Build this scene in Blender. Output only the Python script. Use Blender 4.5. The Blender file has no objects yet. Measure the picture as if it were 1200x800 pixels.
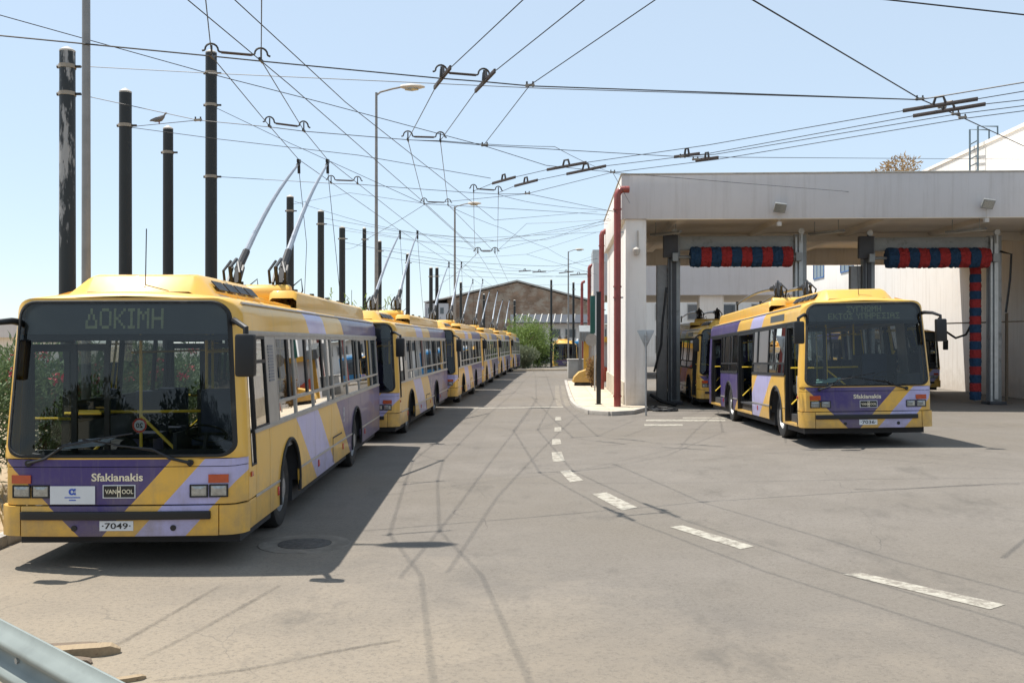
import bpy, bmesh, math, random
from mathutils import Vector, Matrix
R = math.radians
random.seed(7)
scene = bpy.context.scene
col = scene.collection

# ------------------------------------------------------------------ camera
F = 1150.0            # focal length in photo pixels (photo 1200 x 800)
CAMZ = 2.33
cam_d = bpy.data.cameras.new('camera')
cam_d.sensor_width = 36.0
cam_d.lens = 36.0 * F / 1200.0
cam_d.clip_end = 3000
cam = bpy.data.objects.new('camera', cam_d)
col.objects.link(cam)
cam.location = (0, 0, CAMZ)
cam.rotation_euler = (R(90), 0, 0)
scene.camera = cam

# ------------------------------------------------------------------ sky, sun
SUN_DIR = Vector((1.12, -0.39, -2.8)).normalized()
sun_el = math.asin(-SUN_DIR.z)
sun_az = math.atan2(-SUN_DIR.x, -SUN_DIR.y)
world = bpy.data.worlds.new('World')
scene.world = world
world.use_nodes = True
wn = world.node_tree.nodes; wl = world.node_tree.links
wn.clear()
sky = wn.new('ShaderNodeTexSky'); sky.sky_type = 'NISHITA'; sky.sun_disc = False
sky.sun_elevation = sun_el; sky.sun_rotation = sun_az
sky.altitude = 50; sky.air_density = 1.0; sky.dust_density = 0.0; sky.ozone_density = 2.5
bg = wn.new('ShaderNodeBackground'); bg.inputs['Strength'].default_value = 0.1
wo = wn.new('ShaderNodeOutputWorld')
hz = wn.new('ShaderNodeMix'); hz.data_type = 'RGBA'; hz.inputs[0].default_value = .58   # summer haze: the sky's blue mixed evenly with pale white
hz.inputs[7].default_value = (5.9, 7.0, 8.0, 1)
wl.new(sky.outputs[0], hz.inputs[6]); wl.new(hz.outputs[2], bg.inputs[0]); wl.new(bg.outputs[0], wo.inputs[0])
sd = bpy.data.lights.new('sun', 'SUN'); sd.energy = 5.0; sd.angle = R(0.55); sd.color = (1.0, 0.95, 0.87)
so = bpy.data.objects.new('sun', sd); col.objects.link(so)
so.rotation_euler = SUN_DIR.to_track_quat('-Z', 'Y').to_euler()
so.location = (-20, 10, 40)
vs = scene.view_settings
vs.view_transform = 'Standard'; vs.look = 'None'; vs.gamma = 1.0; vs.exposure = 0.5
try: vs.use_curve_mapping = False
except Exception: pass
scene.cycles.max_bounces = 8
scene.cycles.transparent_max_bounces = 16
scene.cycles.glossy_bounces = 3
scene.cycles.sample_clamp_indirect = 6
scene.cycles.caustics_reflective = False
scene.cycles.caustics_refractive = False

# ------------------------------------------------------------------ pixel helpers
def ground_z(x, y):
    t = min(1.0, max(0.0, (y - 77) / 20.0))   # the yard rises at the wash exit and falls away past the row
    return 0.33 * math.exp(-(((x - 8.5) / 6.0) ** 2 + ((y - 18.5) / 10.0) ** 2)) - .65 * t * t * (3 - 2 * t)
def at(px, py, Y):
    return Vector(((px - 600) / F * Y, Y, CAMZ + (400 - py) / F * Y))
def atz(px, py, z):
    return at(px, py, F * (z - CAMZ) / (400 - py))
def onground(px, py):
    Y = CAMZ * F / (py - 400)
    for _ in range(12):
        X = (px - 600) / F * Y
        Y = (CAMZ - ground_z(X, Y)) * F / (py - 400)
    return Vector(((px - 600) / F * Y, Y, ground_z((px - 600) / F * Y, Y)))

# ------------------------------------------------------------------ mesh builder
class MB:
    def __init__(s): s.v = []; s.f = []
    def hexa(s, p):
        b = len(s.v); s.v += [tuple(q) for q in p]
        s.f += [(b, b+3, b+2, b+1), (b+4, b+5, b+6, b+7), (b, b+1, b+5, b+4), (b+1, b+2, b+6, b+5), (b+2, b+3, b+7, b+6), (b+3, b, b+4, b+7)]
        return s
    def box(s, x0, x1, y0, y1, z0, z1):
        return s.hexa([(x0,y0,z0),(x1,y0,z0),(x1,y1,z0),(x0,y1,z0),(x0,y0,z1),(x1,y0,z1),(x1,y1,z1),(x0,y1,z1)])
    def bar(s, p0, p1, w, h, up=(0,0,1)):
        p0 = Vector(p0); p1 = Vector(p1); d = (p1-p0).normalized(); u = Vector(up)
        if abs(d.dot(u)) > .98: u = Vector((0,1,0))
        r = d.cross(u).normalized(); u = r.cross(d).normalized()
        r *= w/2; u *= h/2
        return s.hexa([p0-r-u, p0+r-u, p1+r-u, p1-r-u, p0-r+u, p0+r+u, p1+r+u, p1-r+u])
    def tube(s, pts, r, n=8, caps=True):
        pts = [Vector(p) for p in pts]; m = len(pts)
        rr = r if isinstance(r, (list, tuple)) else [r]*m
        b = len(s.v); prev = None
        for i, p in enumerate(pts):
            d = (pts[min(i+1, m-1)] - pts[max(i-1, 0)]).normalized()
            if prev is None:
                u = Vector((0,0,1)) if abs(d.z) < .9 else Vector((0,1,0))
            else: u = prev
            a = d.cross(u)
            if a.length < 1e-6: a = d.cross(Vector((1,0,0)))
            a.normalize(); u = a.cross(d).normalized(); prev = u
            for k in range(n):
                t = 2*math.pi*k/n
                s.v.append(tuple(p + (a*math.cos(t) + u*math.sin(t))*rr[i]))
        for i in range(m-1):
            for k in range(n):
                s.f.append((b+i*n+k, b+i*n+(k+1)%n, b+(i+1)*n+(k+1)%n, b+(i+1)*n+k))
        if caps:
            s.f.append(tuple(b+k for k in reversed(range(n))))
            s.f.append(tuple(b+(m-1)*n+k for k in range(n)))
        return s
    def grid(s, fn, nu, nv):
        b = len(s.v)
        for i in range(nu+1):
            for j in range(nv+1): s.v.append(tuple(fn(i/nu, j/nv)))
        for i in range(nu):
            for j in range(nv):
                s.f.append((b+i*(nv+1)+j, b+(i+1)*(nv+1)+j, b+(i+1)*(nv+1)+j+1, b+i*(nv+1)+j+1))
        return s
    def rings(s, rs, close=True, capend=False):
        b = len(s.v); n = len(rs[0])
        for r in rs: s.v += [tuple(p) for p in r]
        for i in range(len(rs)-1):
            for k in range(n if close else n-1):
                s.f.append((b+i*n+k, b+i*n+(k+1)%n, b+(i+1)*n+(k+1)%n, b+(i+1)*n+k))
        if capend: s.f.append(tuple(b+(len(rs)-1)*n+k for k in range(n)))
        return s
    def lathe(s, prof, c, axis, n=24):
        # prof: list of (radius, along-axis)
        axis = Vector(axis).normalized(); u = Vector((0,0,1)) if abs(axis.z) < .9 else Vector((0,1,0))
        a = axis.cross(u).normalized(); u = a.cross(axis); c = Vector(c)
        rs = [[c + axis*h + (a*math.cos(2*math.pi*k/n) + u*math.sin(2*math.pi*k/n))*r for k in range(n)] for r, h in prof]
        return s.rings(rs)
    def prism(s, poly, fn, d):
        # poly: list of 2-d points; fn(u,w,depth)
        b = len(s.v); n = len(poly)
        s.v += [tuple(fn(u, w, 0)) for u, w in poly] + [tuple(fn(u, w, d)) for u, w in poly]
        s.f.append(tuple(b+k for k in reversed(range(n)))); s.f.append(tuple(b+n+k for k in range(n)))
        for k in range(n): s.f.append((b+k, b+(k+1)%n, b+n+(k+1)%n, b+n+k))
        return s

def mesh_from(mb, name, bevel=0.0, smooth=True, ang=38):
    me = bpy.data.meshes.new(name)
    me.from_pydata(mb.v, [], mb.f)
    bm = bmesh.new(); bm.from_mesh(me)
    loose = [v for v in bm.verts if not v.link_faces]
    if loose: bmesh.ops.delete(bm, geom=loose, context='VERTS')
    bmesh.ops.recalc_face_normals(bm, faces=bm.faces)
    if bevel > 0:
        es = [e for e in bm.edges if len(e.link_faces) == 2 and e.calc_face_angle(0) > 0.6]
        bmesh.ops.bevel(bm, geom=es, offset=bevel, segments=2, profile=0.6, affect='EDGES', clamp_overlap=True)
    bm.to_mesh(me); bm.free()
    if smooth:
        me.shade_smooth(); me.set_sharp_from_angle(angle=R(ang))
    return me

def obj(name, mb, mat, parent=None, bevel=0.0, smooth=True, ang=38):
    me = mb if isinstance(mb, bpy.types.Mesh) else mesh_from(mb, name, bevel, smooth, ang)
    if mat is not None and len(me.materials) == 0: me.materials.append(mat)
    o = bpy.data.objects.new(name, me); col.objects.link(o)
    if parent is not None: o.parent = parent
    return o
def empty(name, loc=(0,0,0), rz=0.0):
    o = bpy.data.objects.new(name, None); col.objects.link(o)
    o.empty_display_size = .2
    o.location = loc; o.rotation_euler = (0, 0, rz)
    return o
def tag(o, label=None, cat=None, group=None, kind=None):
    if label: o['label'] = label
    if cat: o['category'] = cat
    if group: o['group'] = group
    if kind: o['kind'] = kind
    return o
KIDS = {}
def copy_tree(o, parent=None):
    c = o.copy(); col.objects.link(c); c.parent = parent
    for ch in list(o.children): copy_tree(ch, c)
    return c

# ------------------------------------------------------------------ materials
MATS = {}
def new_mat(name):
    m = bpy.data.materials.new(name); m.use_nodes = True
    nt = m.node_tree; b = nt.nodes['Principled BSDF']
    MATS[name] = m
    return m, nt, b
def N(nt, t, **kw):
    n = nt.nodes.new(t)
    for k, v in kw.items(): setattr(n, k, v)
    return n
def math_(nt, op, a, b=None, clamp=False):
    n = N(nt, 'ShaderNodeMath', operation=op); n.use_clamp = clamp
    for i, q in enumerate((a, b)):
        if q is None: continue
        if isinstance(q, (int, float)): n.inputs[i].default_value = q
        else: nt.links.new(q, n.inputs[i])
    return n.outputs[0]
def mixc(nt, fac, a, b, mode='MIX'):
    n = N(nt, 'ShaderNodeMix', data_type='RGBA', blend_type=mode)
    for sock, q in ((n.inputs[0], fac), (n.inputs[6], a), (n.inputs[7], b)):
        if isinstance(q, (int, float)): sock.default_value = q
        elif isinstance(q, tuple): sock.default_value = (*q, 1) if len(q) == 3 else q
        else: nt.links.new(q, sock)
    return n.outputs[2]
def noise(nt, scale, detail=4, rough=.6, coord='Object', stretch=None, perbus=False):
    tc = N(nt, 'ShaderNodeTexCoord'); n = N(nt, 'ShaderNodeTexNoise')
    n.inputs['Scale'].default_value = scale; n.inputs['Detail'].default_value = detail; n.inputs['Roughness'].default_value = rough
    src = tc.outputs[coord]
    if perbus:
        oi = N(nt, 'ShaderNodeObjectInfo'); ad = N(nt, 'ShaderNodeVectorMath', operation='ADD')
        nt.links.new(src, ad.inputs[0]); nt.links.new(oi.outputs['Location'], ad.inputs[1]); src = ad.outputs[0]
    if stretch:
        mp = N(nt, 'ShaderNodeMapping'); mp.inputs['Scale'].default_value = stretch
        nt.links.new(src, mp.inputs[0]); src = mp.outputs[0]
    nt.links.new(src, n.inputs['Vector'])
    return n.outputs[0]
def ramp(nt, fac, a, b):
    n = N(nt, 'ShaderNodeMapRange'); n.inputs[1].default_value = a; n.inputs[2].default_value = b
    nt.links.new(fac, n.inputs[0]); return n.outputs[0]
def bump(nt, b, h, strength=.2, dist=.01):
    n = N(nt, 'ShaderNodeBump'); n.inputs['Strength'].default_value = strength; n.inputs['Distance'].default_value = dist
    nt.links.new(h, n.inputs['Height']); nt.links.new(n.outputs[0], b.inputs['Normal'])
def mat(name, c, rough=.5, metal=0.0, var=.12, vs=3.0, c2=None, c2t=(.55, .75), coat=0.0, bmp=0.0, bs=30, stretch=None, spec=.5):
    m, nt, b = new_mat(name)
    b.inputs['Roughness'].default_value = rough; b.inputs['Metallic'].default_value = metal
    b.inputs['Coat Weight'].default_value = coat; b.inputs['Coat Roughness'].default_value = .06
    b.inputs['Specular IOR Level'].default_value = spec
    n1 = noise(nt, vs, 5, .62, stretch=stretch)
    dark = tuple(x*(1-var) for x in c); light = tuple(min(1, x*(1+var)) for x in c)
    colr = mixc(nt, ramp(nt, n1, .3, .7), dark, light)
    if c2:
        n2 = noise(nt, vs*.7+.13, 6, .7, stretch=stretch)
        colr = mixc(nt, ramp(nt, n2, *c2t), colr, c2)
    nt.links.new(colr, b.inputs['Base Color'])
    if bmp: bump(nt, b, noise(nt, bs, 4), bmp)
    return m
def glass(name, tint, refl=1.0, rough=0.0):
    m, nt, b = new_mat(name); nt.nodes.remove(b)
    out = nt.nodes['Material Output']
    tr = N(nt, 'ShaderNodeBsdfTransparent'); tr.inputs[0].default_value = (*tint, 1)
    gl = N(nt, 'ShaderNodeBsdfGlossy'); gl.inputs['Roughness'].default_value = rough
    fr = N(nt, 'ShaderNodeFresnel'); fr.inputs[0].default_value = 1.52
    fac = math_(nt, 'MULTIPLY', fr.outputs[0], refl, True)
    mx = N(nt, 'ShaderNodeMixShader')
    nt.links.new(fac, mx.inputs[0]); nt.links.new(tr.outputs[0], mx.inputs[1]); nt.links.new(gl.outputs[0], mx.inputs[2])
    nt.links.new(mx.outputs[0], out.inputs[0])
    return m

YEL = (.74, .425, .062); PUR = (.045, .028, .155); LIL = (.43, .41, .67)
def paint_nodes(nt, b, colr):
    n1 = noise(nt, .8, 5, .65, perbus=True)
    colr = mixc(nt, math_(nt, 'MULTIPLY', ramp(nt, n1, .42, .75), .24), colr, (.42, .36, .28))
    # road grime clinging to the lower panels in ragged splashes, streaks from above
    tc = N(nt, 'ShaderNodeTexCoord'); sp = N(nt, 'ShaderNodeSeparateXYZ'); nt.links.new(tc.outputs['Object'], sp.inputs[0])
    gz = math_(nt, 'SUBTRACT', math_(nt, 'MULTIPLY', noise(nt, 3.2, 6, .75, perbus=True), 1.5), math_(nt, 'MULTIPLY', sp.outputs[2], .75))
    colr = mixc(nt, math_(nt, 'MULTIPLY', ramp(nt, gz, .05, .75), .55), colr, (.16, .13, .095))
    stv = noise(nt, 2.0, 4, .7, stretch=(5, 5, .5), perbus=True)
    colr = mixc(nt, math_(nt, 'MULTIPLY', ramp(nt, stv, .52, .72), .22), colr, (.25, .21, .15))
    nt.links.new(colr, b.inputs['Base Color'])
    b.inputs['Roughness'].default_value = .42; b.inputs['Specular IOR Level'].default_value = .4
    b.inputs['Coat Weight'].default_value = .32; b.inputs['Coat Roughness'].default_value = .05
    bump(nt, b, noise(nt, 2.6, 2, perbus=True), .09, .03)
def livery(name, kind):
    m, nt, b = new_mat(name)
    tc = N(nt, 'ShaderNodeTexCoord'); sp = N(nt, 'ShaderNodeSeparateXYZ'); nt.links.new(tc.outputs['Object'], sp.inputs[0])
    x, y, z = sp.outputs
    def step(v, e): return math_(nt, 'GREATER_THAN', v, e)
    if kind == 'front':
        p = math_(nt, 'SUBTRACT', x, math_(nt, 'MULTIPLY', z, .9))
        q = math_(nt, 'ADD', x, z)
        c = mixc(nt, step(p, -.15), YEL, LIL)
        c = mixc(nt, step(p, .36), c, YEL)
        pur = math_(nt, 'MULTIPLY', step(q, -.06), math_(nt, 'LESS_THAN', p, -.48))
        c = mixc(nt, pur, c, PUR)
    elif kind == 'side':
        p = math_(nt, 'ADD', y, math_(nt, 'MULTIPLY', z, 1.5))
        c = mixc(nt, step(p, 4.75), YEL, LIL)
        c = mixc(nt, step(p, 6.33), c, YEL)
        c = mixc(nt, step(p, 8.0), c, PUR)
    elif kind == 'roof':
        p = math_(nt, 'ADD', y, math_(nt, 'MULTIPLY', math_(nt, 'SUBTRACT', z, 2.42), 1.2))
        c = mixc(nt, step(p, 4.1), YEL, LIL)
        c = mixc(nt, step(p, 5.5), c, YEL)
        c = mixc(nt, step(p, 7.3), c, PUR)
        c = mixc(nt, step(z, 2.765), c, YEL)
    else:
        c = mixc(nt, 0.0, YEL, YEL)
    paint_nodes(nt, b, c)
    return m
M = {}
M['l_front'] = livery('livery_front', 'front'); M['l_side'] = livery('livery_side', 'side')
M['l_roof'] = livery('livery_roof', 'roof'); M['yellow'] = livery('yellow_paint', 'plain')
M['black'] = mat('black_plastic', (.008, .008, .009), .5, vs=8)
M['rubber'] = mat('rubber', (.018, .018, .018), .75, vs=6, c2=(.07, .06, .05))
M['alu'] = mat('aluminium_frame', (.40, .385, .36), .42, .55, vs=4)
M['steel'] = mat('galvanised_steel', (.42, .43, .43), .45, .6, vs=7)
M['rim'] = mat('wheel_rim', (.33, .33, .33), .45, .5, vs=9, c2=(.12, .10, .08))
M['dark'] = mat('dark_interior', (.035, .036, .04), .8, vs=2)
M['lining'] = mat('cabin_lining', (.22, .22, .23), .7, vs=2)
M['seat'] = mat('seat_fabric', (.028, .036, .065), .85, vs=12)
M['rail'] = mat('yellow_handrail', (.85, .58, .05), .4, vs=3)
M['wsglass'] = glass('windscreen_glass', (.72, .76, .76), 1.0)
M['wglass'] = glass('window_glass', (.42, .45, .45), 1.35)
M['doorglass'] = glass('door_glass', (.80, .83, .83), 1.0)
M['sign'] = mat('sign_face', (.05, .055, .055), .3, vs=5)
M['led'] = mat('led_dots', (.52, .57, .32), .5, vs=20)
M['orange'] = mat('indicator_lens', (.42, .06, .015), .2, vs=20, coat=.6)
M['red'] = mat('red_lens', (.5, .02, .02), .25, vs=20, coat=.6)
M['lamp'] = mat('headlight_lens', (.30, .31, .30), .12, .35, vs=30, var=.3, coat=.8)
M['white'] = mat('white_card', (.62, .64, .66), .55, vs=4, var=.04)
M['cream'] = mat('cream_letters', (.75, .68, .5), .5)
M['blue'] = mat('blue_print', (.02, .08, .45), .5)
M['ink'] = mat('black_ink', (.01, .01, .01), .5)
M['polesteel'] = mat('trolley_pole_steel', (.36, .38, .41), .35, .75, vs=6)
# ================================================================== trolleybus
def WH(z): return 1.25 if z < 1.2 else 1.25 - .10*((z-1.2)/1.56)
def rake(z): return 0.0 if z < 1.1 else .11*((z-1.1)/1.7)
def PF(s, z, off=0.0):
    t = min(1, max(0, (abs(s)-.84)/.16))
    y = .05*s*s + .2*(1-math.sqrt(max(0, 1-t*t))) + rake(z)
    k = t*t*.8
    return (s*(WH(z)) + (off*k if s > 0 else -off*k), y - off*(1-k*.5), z)
def PS(side, v, z, off=0.0): return (side*(WH(z)+off), v, z)
def sidebox(mb, side, v0, v1, z0, z1, o0, o1):
    mb.hexa([PS(side,v0,z0,o0), PS(side,v0,z0,o1), PS(side,v1,z0,o1), PS(side,v1,z0,o0),
             PS(side,v0,z1,o0), PS(side,v0,z1,o1), PS(side,v1,z1,o1), PS(side,v1,z1,o0)]); return mb
def rrect(x0, x1, z0, z1, r, k=7, m=6):
    # r: (bl, br, tr, tl)
    cs = [((x0+r[0], z0+r[0]), math.pi, r[0]), ((x1-r[1], z0+r[1]), 1.5*math.pi, r[1]), ((x1-r[2], z1-r[2]), 0, r[2]), ((x0+r[3], z1-r[3]), .5*math.pi, r[3])]
    arcs = []
    for (cx, cz), a0, rr in cs:
        arcs.append([(cx+rr*math.cos(a0+.5*math.pi*i/k), cz+rr*math.sin(a0+.5*math.pi*i/k)) for i in range(k+1)])
    out = []
    for i in range(4):
        out += arcs[i]
        a = arcs[i][-1]; b = arcs[(i+1)%4][0]
        for j in range(1, m): out.append((a[0]+(b[0]-a[0])*j/m, a[1]+(b[1]-a[1])*j/m))
    return out
def lerp_ring(a, b, t): return [(p[0]+(q[0]-p[0])*t, p[1]+(q[1]-p[1])*t) for p, q in zip(a, b)]

def text_mesh(s, size, depth=.004, bold=0.0):
    cu = bpy.data.curves.new('lettering', 'FONT'); cu.body = s; cu.size = size
    cu.extrude = depth; cu.offset = bold; cu.align_x = 'CENTER'; cu.align_y = 'CENTER'; cu.resolution_u = 3
    o = bpy.data.objects.new('tmp_text', cu); col.objects.link(o)
    bpy.context.view_layer.update()
    me = bpy.data.meshes.new_from_object(o.evaluated_get(bpy.context.evaluated_depsgraph_get()))
    bpy.data.objects.remove(o); bpy.data.curves.remove(cu)
    return me
def fit(me, wid, hei=None):
    xs = [v.co.x for v in me.vertices]; ys = [v.co.y for v in me.vertices]
    cx = (min(xs)+max(xs))/2; cy = (min(ys)+max(ys))/2
    kx = wid/(max(xs)-min(xs)); ky = hei/(max(ys)-min(ys)) if hei else kx
    for v in me.vertices: v.co = ((v.co.x-cx)*kx, (v.co.y-cy)*ky, v.co.z)
    return me
def front_text(name, s, x, z, wid, hei, m, parent, off, bold=.0):
    me = fit(text_mesh(s, .1, .0015, bold), wid, hei)
    for v in me.vertices:
        sx, sz, d = x+v.co.x, z+v.co.y, v.co.z
        q = PF(sx/WH(sz), sz, off+d); v.co = q
    return obj(name, me, m, parent)

GL = {'Δ': ['00100','00100','01010','01010','10001','10001','11111'], 'Ο': ['01110','10001','10001','10001','10001','10001','01110'],
 'Κ': ['10001','10010','10100','11000','10100','10010','10001'], 'Ι': ['111','010','010','010','010','010','111'],
 'Μ': ['10001','11011','10101','10101','10001','10001','10001'], 'Η': ['10001','10001','10001','11111','10001','10001','10001'],
 'Σ': ['11111','01000','00100','00010','00100','01000','11111'], 'Υ': ['10001','10001','01010','00100','00100','00100','00100'],
 'Γ': ['11111','10000','10000','10000','10000','10000','10000'], 'Ν': ['10001','11001','10101','10011','10001','10001','10001'],
 'Ω': ['01110','10001','10001','10001','01010','01010','11011'], 'Ε': ['11111','10000','10000','11110','10000','10000','11111'],
 'Τ': ['11111','00100','00100','00100','00100','00100','00100'], 'Π': ['11111','10001','10001','10001','10001','10001','10001'],
 'Ρ': ['11110','10001','10001','11110','10000','10000','10000'], 'Α': ['01110','10001','10001','11111','10001','10001','10001'], ' ': ['00']*7}
def led_lines(lines, width, zc, hei, parent, off=-.055):
    mb = MB(); nl = len(lines); lh = hei/nl
    for li, s in enumerate(lines):
        cols = sum(len(GL[c][0])+1 for c in s)-1
        w = width[li]/cols; h = lh*.84/7; x = -width[li]/2; z1 = zc+hei/2-li*lh-lh*.06
        for c in s:
            g = GL[c]
            for r_ in range(7):
                for k in range(len(g[0])):
                    if g[r_][k] == '1':
                        for sa in (0, 1):
                            for sb in (0, 1):
                                xa = x+(k+sa*.5+.05)*w; za = z1-(r_+sb*.5+.05)*h
                                xb = xa+w*.43; zb = za-h*.43
                                b = len(mb.v)
                                mb.v += [PF(q/WH(e), e, off) for q, e in ((xa,zb),(xb,zb),(xb,za),(xa,za))]
                                mb.f.append((b, b+1, b+2, b+3))
            x += (len(g[0])+1)*w
    return obj('destination_lettering', mb, M['led'], parent, smooth=False)

ARCH = ((2.35, .5, .60), (8.3, .5, .60))
def panel(mb, side, v0, v1, z0, z1, th=.02):
    # side panel with wheel-arch cut-outs
    vs_ = [v0]
    n = max(2, int((v1-v0)/.06))
    vs_ = [v0+(v1-v0)*i/n for i in range(n+1)]
    cuts = any(v1 > a-r and v0 < a+r for a, _, r in ARCH)
    if not cuts: vs_ = [v0, v1]
    rows = 4
    A = []; ok = []
    for v in vs_:
        zb = z0
        for a, za, r in ARCH:
            if abs(v-a) < r: zb = max(zb, za+math.sqrt(max(0, r*r-(v-a)**2)))
        ok.append(zb < z1-.012); zb = min(zb, z1-.01)
        A.append([PS(side, v, zb+(z1-zb)*j/rows, 0) for j in range(rows+1)])
    b = len(mb.v); m = rows+1
    for r_ in A: mb.v += r_
    for i in range(len(A)-1):
        if not (ok[i] or ok[i+1]): continue
        for j in range(rows): mb.f.append((b+i*m+j, b+(i+1)*m+j, b+(i+1)*m+j+1, b+i*m+j+1))
    # returns: thickness along bottom, top and ends
    def edge(pts, keep=None):
        bb = len(mb.v); mb.v += pts + [(p[0]-side*th, p[1], p[2]) for p in pts]; k = len(pts)
        for i in range(k-1):
            if keep is None or keep[i] or keep[i+1]: mb.f.append((bb+i, bb+i+1, bb+k+i+1, bb+k+i))
    edge([r_[0] for r_ in A], ok); edge([r_[-1] for r_ in A], ok)
    if ok[0]: edge(A[0])
    if ok[-1]: edge(A[-1])
    return mb

def make_bus():
    root = empty('trolleybus')
    P = lambda name, mb, m, par=root, **k: obj(name, mb, M[m] if isinstance(m, str) else m, par, **k)
    # ---- roof and cantrail shell
    sec = []
    zt = 2.60
    prof = [(1, 2.42), (1, 2.52), (1, zt)]
    w0 = WH(zt)
    for i in range(1, 9):
        a = .5*math.pi*i/8
        prof.append((None, (w0-.22+.22*math.cos(a), zt+.20*math.sin(a))))
    for x in (.7, .45, .2): prof.append((None, (x, 2.80+.06*(1-(x/.93)**2))))
    right = [(WH(q[1]), q[1]) if q[0] == 1 else q[1] for q in prof]
    secp = right + [(0, 2.862)] + [(-x, z) for x, z in reversed(right)]
    def row(y, zk, xs=1.0, front=False):
        o = []
        for x, z in secp:
            zz = 2.42+(z-2.42)*zk
            if front:
                s = max(-1, min(1, x/WH(zz))); o.append((x*xs, PF(s, zz)[1]+y, zz))
            else: o.append((x*xs, y, zz))
        return o
    rows = [row(.015, .845, .985, True), row(.03, .90, 1, True), row(.08, .955, 1, True), row(.2, .99, 1, True)]
    rows += [row(y, 1) for y in (.75, 1.5, 3, 4.5, 6, 7.5, 9, 10.5, 11.7)] + [row(11.9, .97), row(11.97, .85, .97)]
    P('roof', MB().rings(rows, close=False), 'l_roof', ang=50)
    gut = MB()
    for s in (-1, 1):
        gut.tube([(s*(WH(2.74)-.035), y, 2.735) for y in (.5, 3, 6, 9, 11.8)], .016, 6)
    P('gutter', gut, 'alu')
    P('ceiling_lining', MB().box(-1.1, 1.1, .45, 11.8, 2.46, 2.5), 'lining')
    # ---- front
    def frgrid(z0, z1, s0, s1, off, th=.03, ns=28, nz=3):
        mb = MB()
        A = [[PF(s0+(s1-s0)*i/ns, z0+(z1-z0)*j/nz, off) for j in range(nz+1)] for i in range(ns+1)]
        mb.rings([[A[i][j] for j in range(nz+1)] + [PF(s0+(s1-s0)*i/ns, z1, off-th), PF(s0+(s1-s0)*i/ns, z0, off-th)] for i in range(ns+1)])
        mb.f.append(tuple(range(nz+3)))
        mb.f.append(tuple(len(mb.v)-1-k for k in range(nz+3)))
        return mb
    P('front_panel', frgrid(.665, 1.045, -1, 1, 0), 'l_front')
    P('scuttle_panel', frgrid(1.053, 1.125, -1, 1, 0, nz=1), 'l_front')
    P('bumper', frgrid(.345, .652, -.80, .80, .022, .05), 'l_front', bevel=.006)
    for s in (-1, 1):
        P('bumper_corner', frgrid(.35, .652, min(s*.808, s), max(s*.808, s), .022, .05, ns=10), 'yellow')
    sk = P('bumper_strip', frgrid(.515, .60, -.80, .74, .05, .04), 'black', bevel=.012)
    outer = rrect(-1, 1, 1.125, 2.775, (.002, .002, .20, .20)); inner = rrect(-.945, .945, 1.14, 2.752, (.15, .15, .17, .17))
    mb = MB(); mb.rings([[PF(*p) for p in lerp_ring(outer, inner, t)] for t in (0, .25, .5, .75, 1)])
    P('windscreen_surround', mb, 'yellow')
    in2 = rrect(-.905, .905, 1.178, 2.715, (.12, .12, .14, .14))
    gasket = P('windscreen_gasket', MB().rings([[PF(*p, 0) for p in inner], [PF(*p, .014) for p in lerp_ring(inner, in2, .3)], [PF(*p, .014) for p in lerp_ring(inner, in2, .8)], [PF(*p, -.012) for p in in2]]), 'rubber')
    cpt = (0, 1.95); rs = [[PF(*[c+(q-c)*t for c, q in zip(cpt, p)], .004) for p in in2] for t in (1.01, .88, .74, .58, .42, .26, .12, .02)]
    P('windscreen', MB().rings(rs, capend=True), 'wsglass', ang=180)
    # destination sign box behind the glass
    P('destination_sign', frgrid(2.40, 2.72, -.90, .90, -.06, .05), 'sign')
    P('sign_ledge', frgrid(2.335, 2.395, -.905, .905, -.02, .05), 'black')
    # lights
    for s in (-1, 1):
        for a, b in ((.72, .885), (.915, 1.085)):
            c = s*(a+b)/2
            def lf(i, j, off): return PF((c+(i-.5)*(b-a))/1.25, .80+(j-.5)*.115, off)
            hl = P('headlight', MB().rings([[lf(i, j, .004) for i, j in ((0,0),(1,0),(1,1),(0,1))], [lf(i, j, .012) for i, j in ((.06,.08),(.94,.08),(.94,.92),(.06,.92))], [lf(i, j, .016) for i, j in ((.3,.3),(.7,.3),(.7,.7),(.3,.7))]], capend=True), 'lamp', smooth=False)
            def rim_ring(k, off): return [lf(.5+(i-.5)*k, .5+(j-.5)*(1+(k-1)*1.4), off) for i, j in ((0,0),(1,0),(1,1),(0,1))]
            obj('bezel', MB().rings([rim_ring(1.11, .001), rim_ring(1.10, .016), rim_ring(.97, .014), rim_ring(.96, .003)]), M['black'], hl, smooth=False)
        P('indicator', MB().rings([[PF((s*1.0+(i-.5)*.2)/1.25, .925+(j-.5)*.085, o) for i, j in ((0,0),(1,0),(1,1),(0,1))] for o in (.002, .016)], capend=True), 'orange', smooth=False)
        P('side_repeater', sidebox(MB(), s, .33, .40, .90, .95, .001, .018), 'orange', bevel=.004)
    for s in (-.45, .55):
        P('towing_eye_cap', MB().lathe([(.001, -.0), (.03, 0), (.03, .01), (.001, .011)], PF(s/1.25, .43, .022), (0, -1, 0), 12), 'black')
    # maker's lettering
    front_text('maker_lettering', 'Sfakianakis', -.02, .945, .52, .082, M['cream'], root, .003, .002)
    bd = P('maker_badge', MB().rings([[PF((i*.165)/1.25, .80+j*.068, o) for i, j in ((-1,-1),(1,-1),(1,1),(-1,1))] for o in (.001, .008)], capend=True), 'white', smooth=False)
    obj('badge_field', MB().rings([[PF((i*.155)/1.25, .80+j*.058, o) for i, j in ((-1,-1),(1,-1),(1,1),(-1,1))] for o in (.008, .0105)], capend=True), M['ink'], bd, smooth=False)
    front_text('badge_lettering', 'VAN', -.082, .80, .115, .045, M['cream'], bd, .012, .001)
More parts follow.
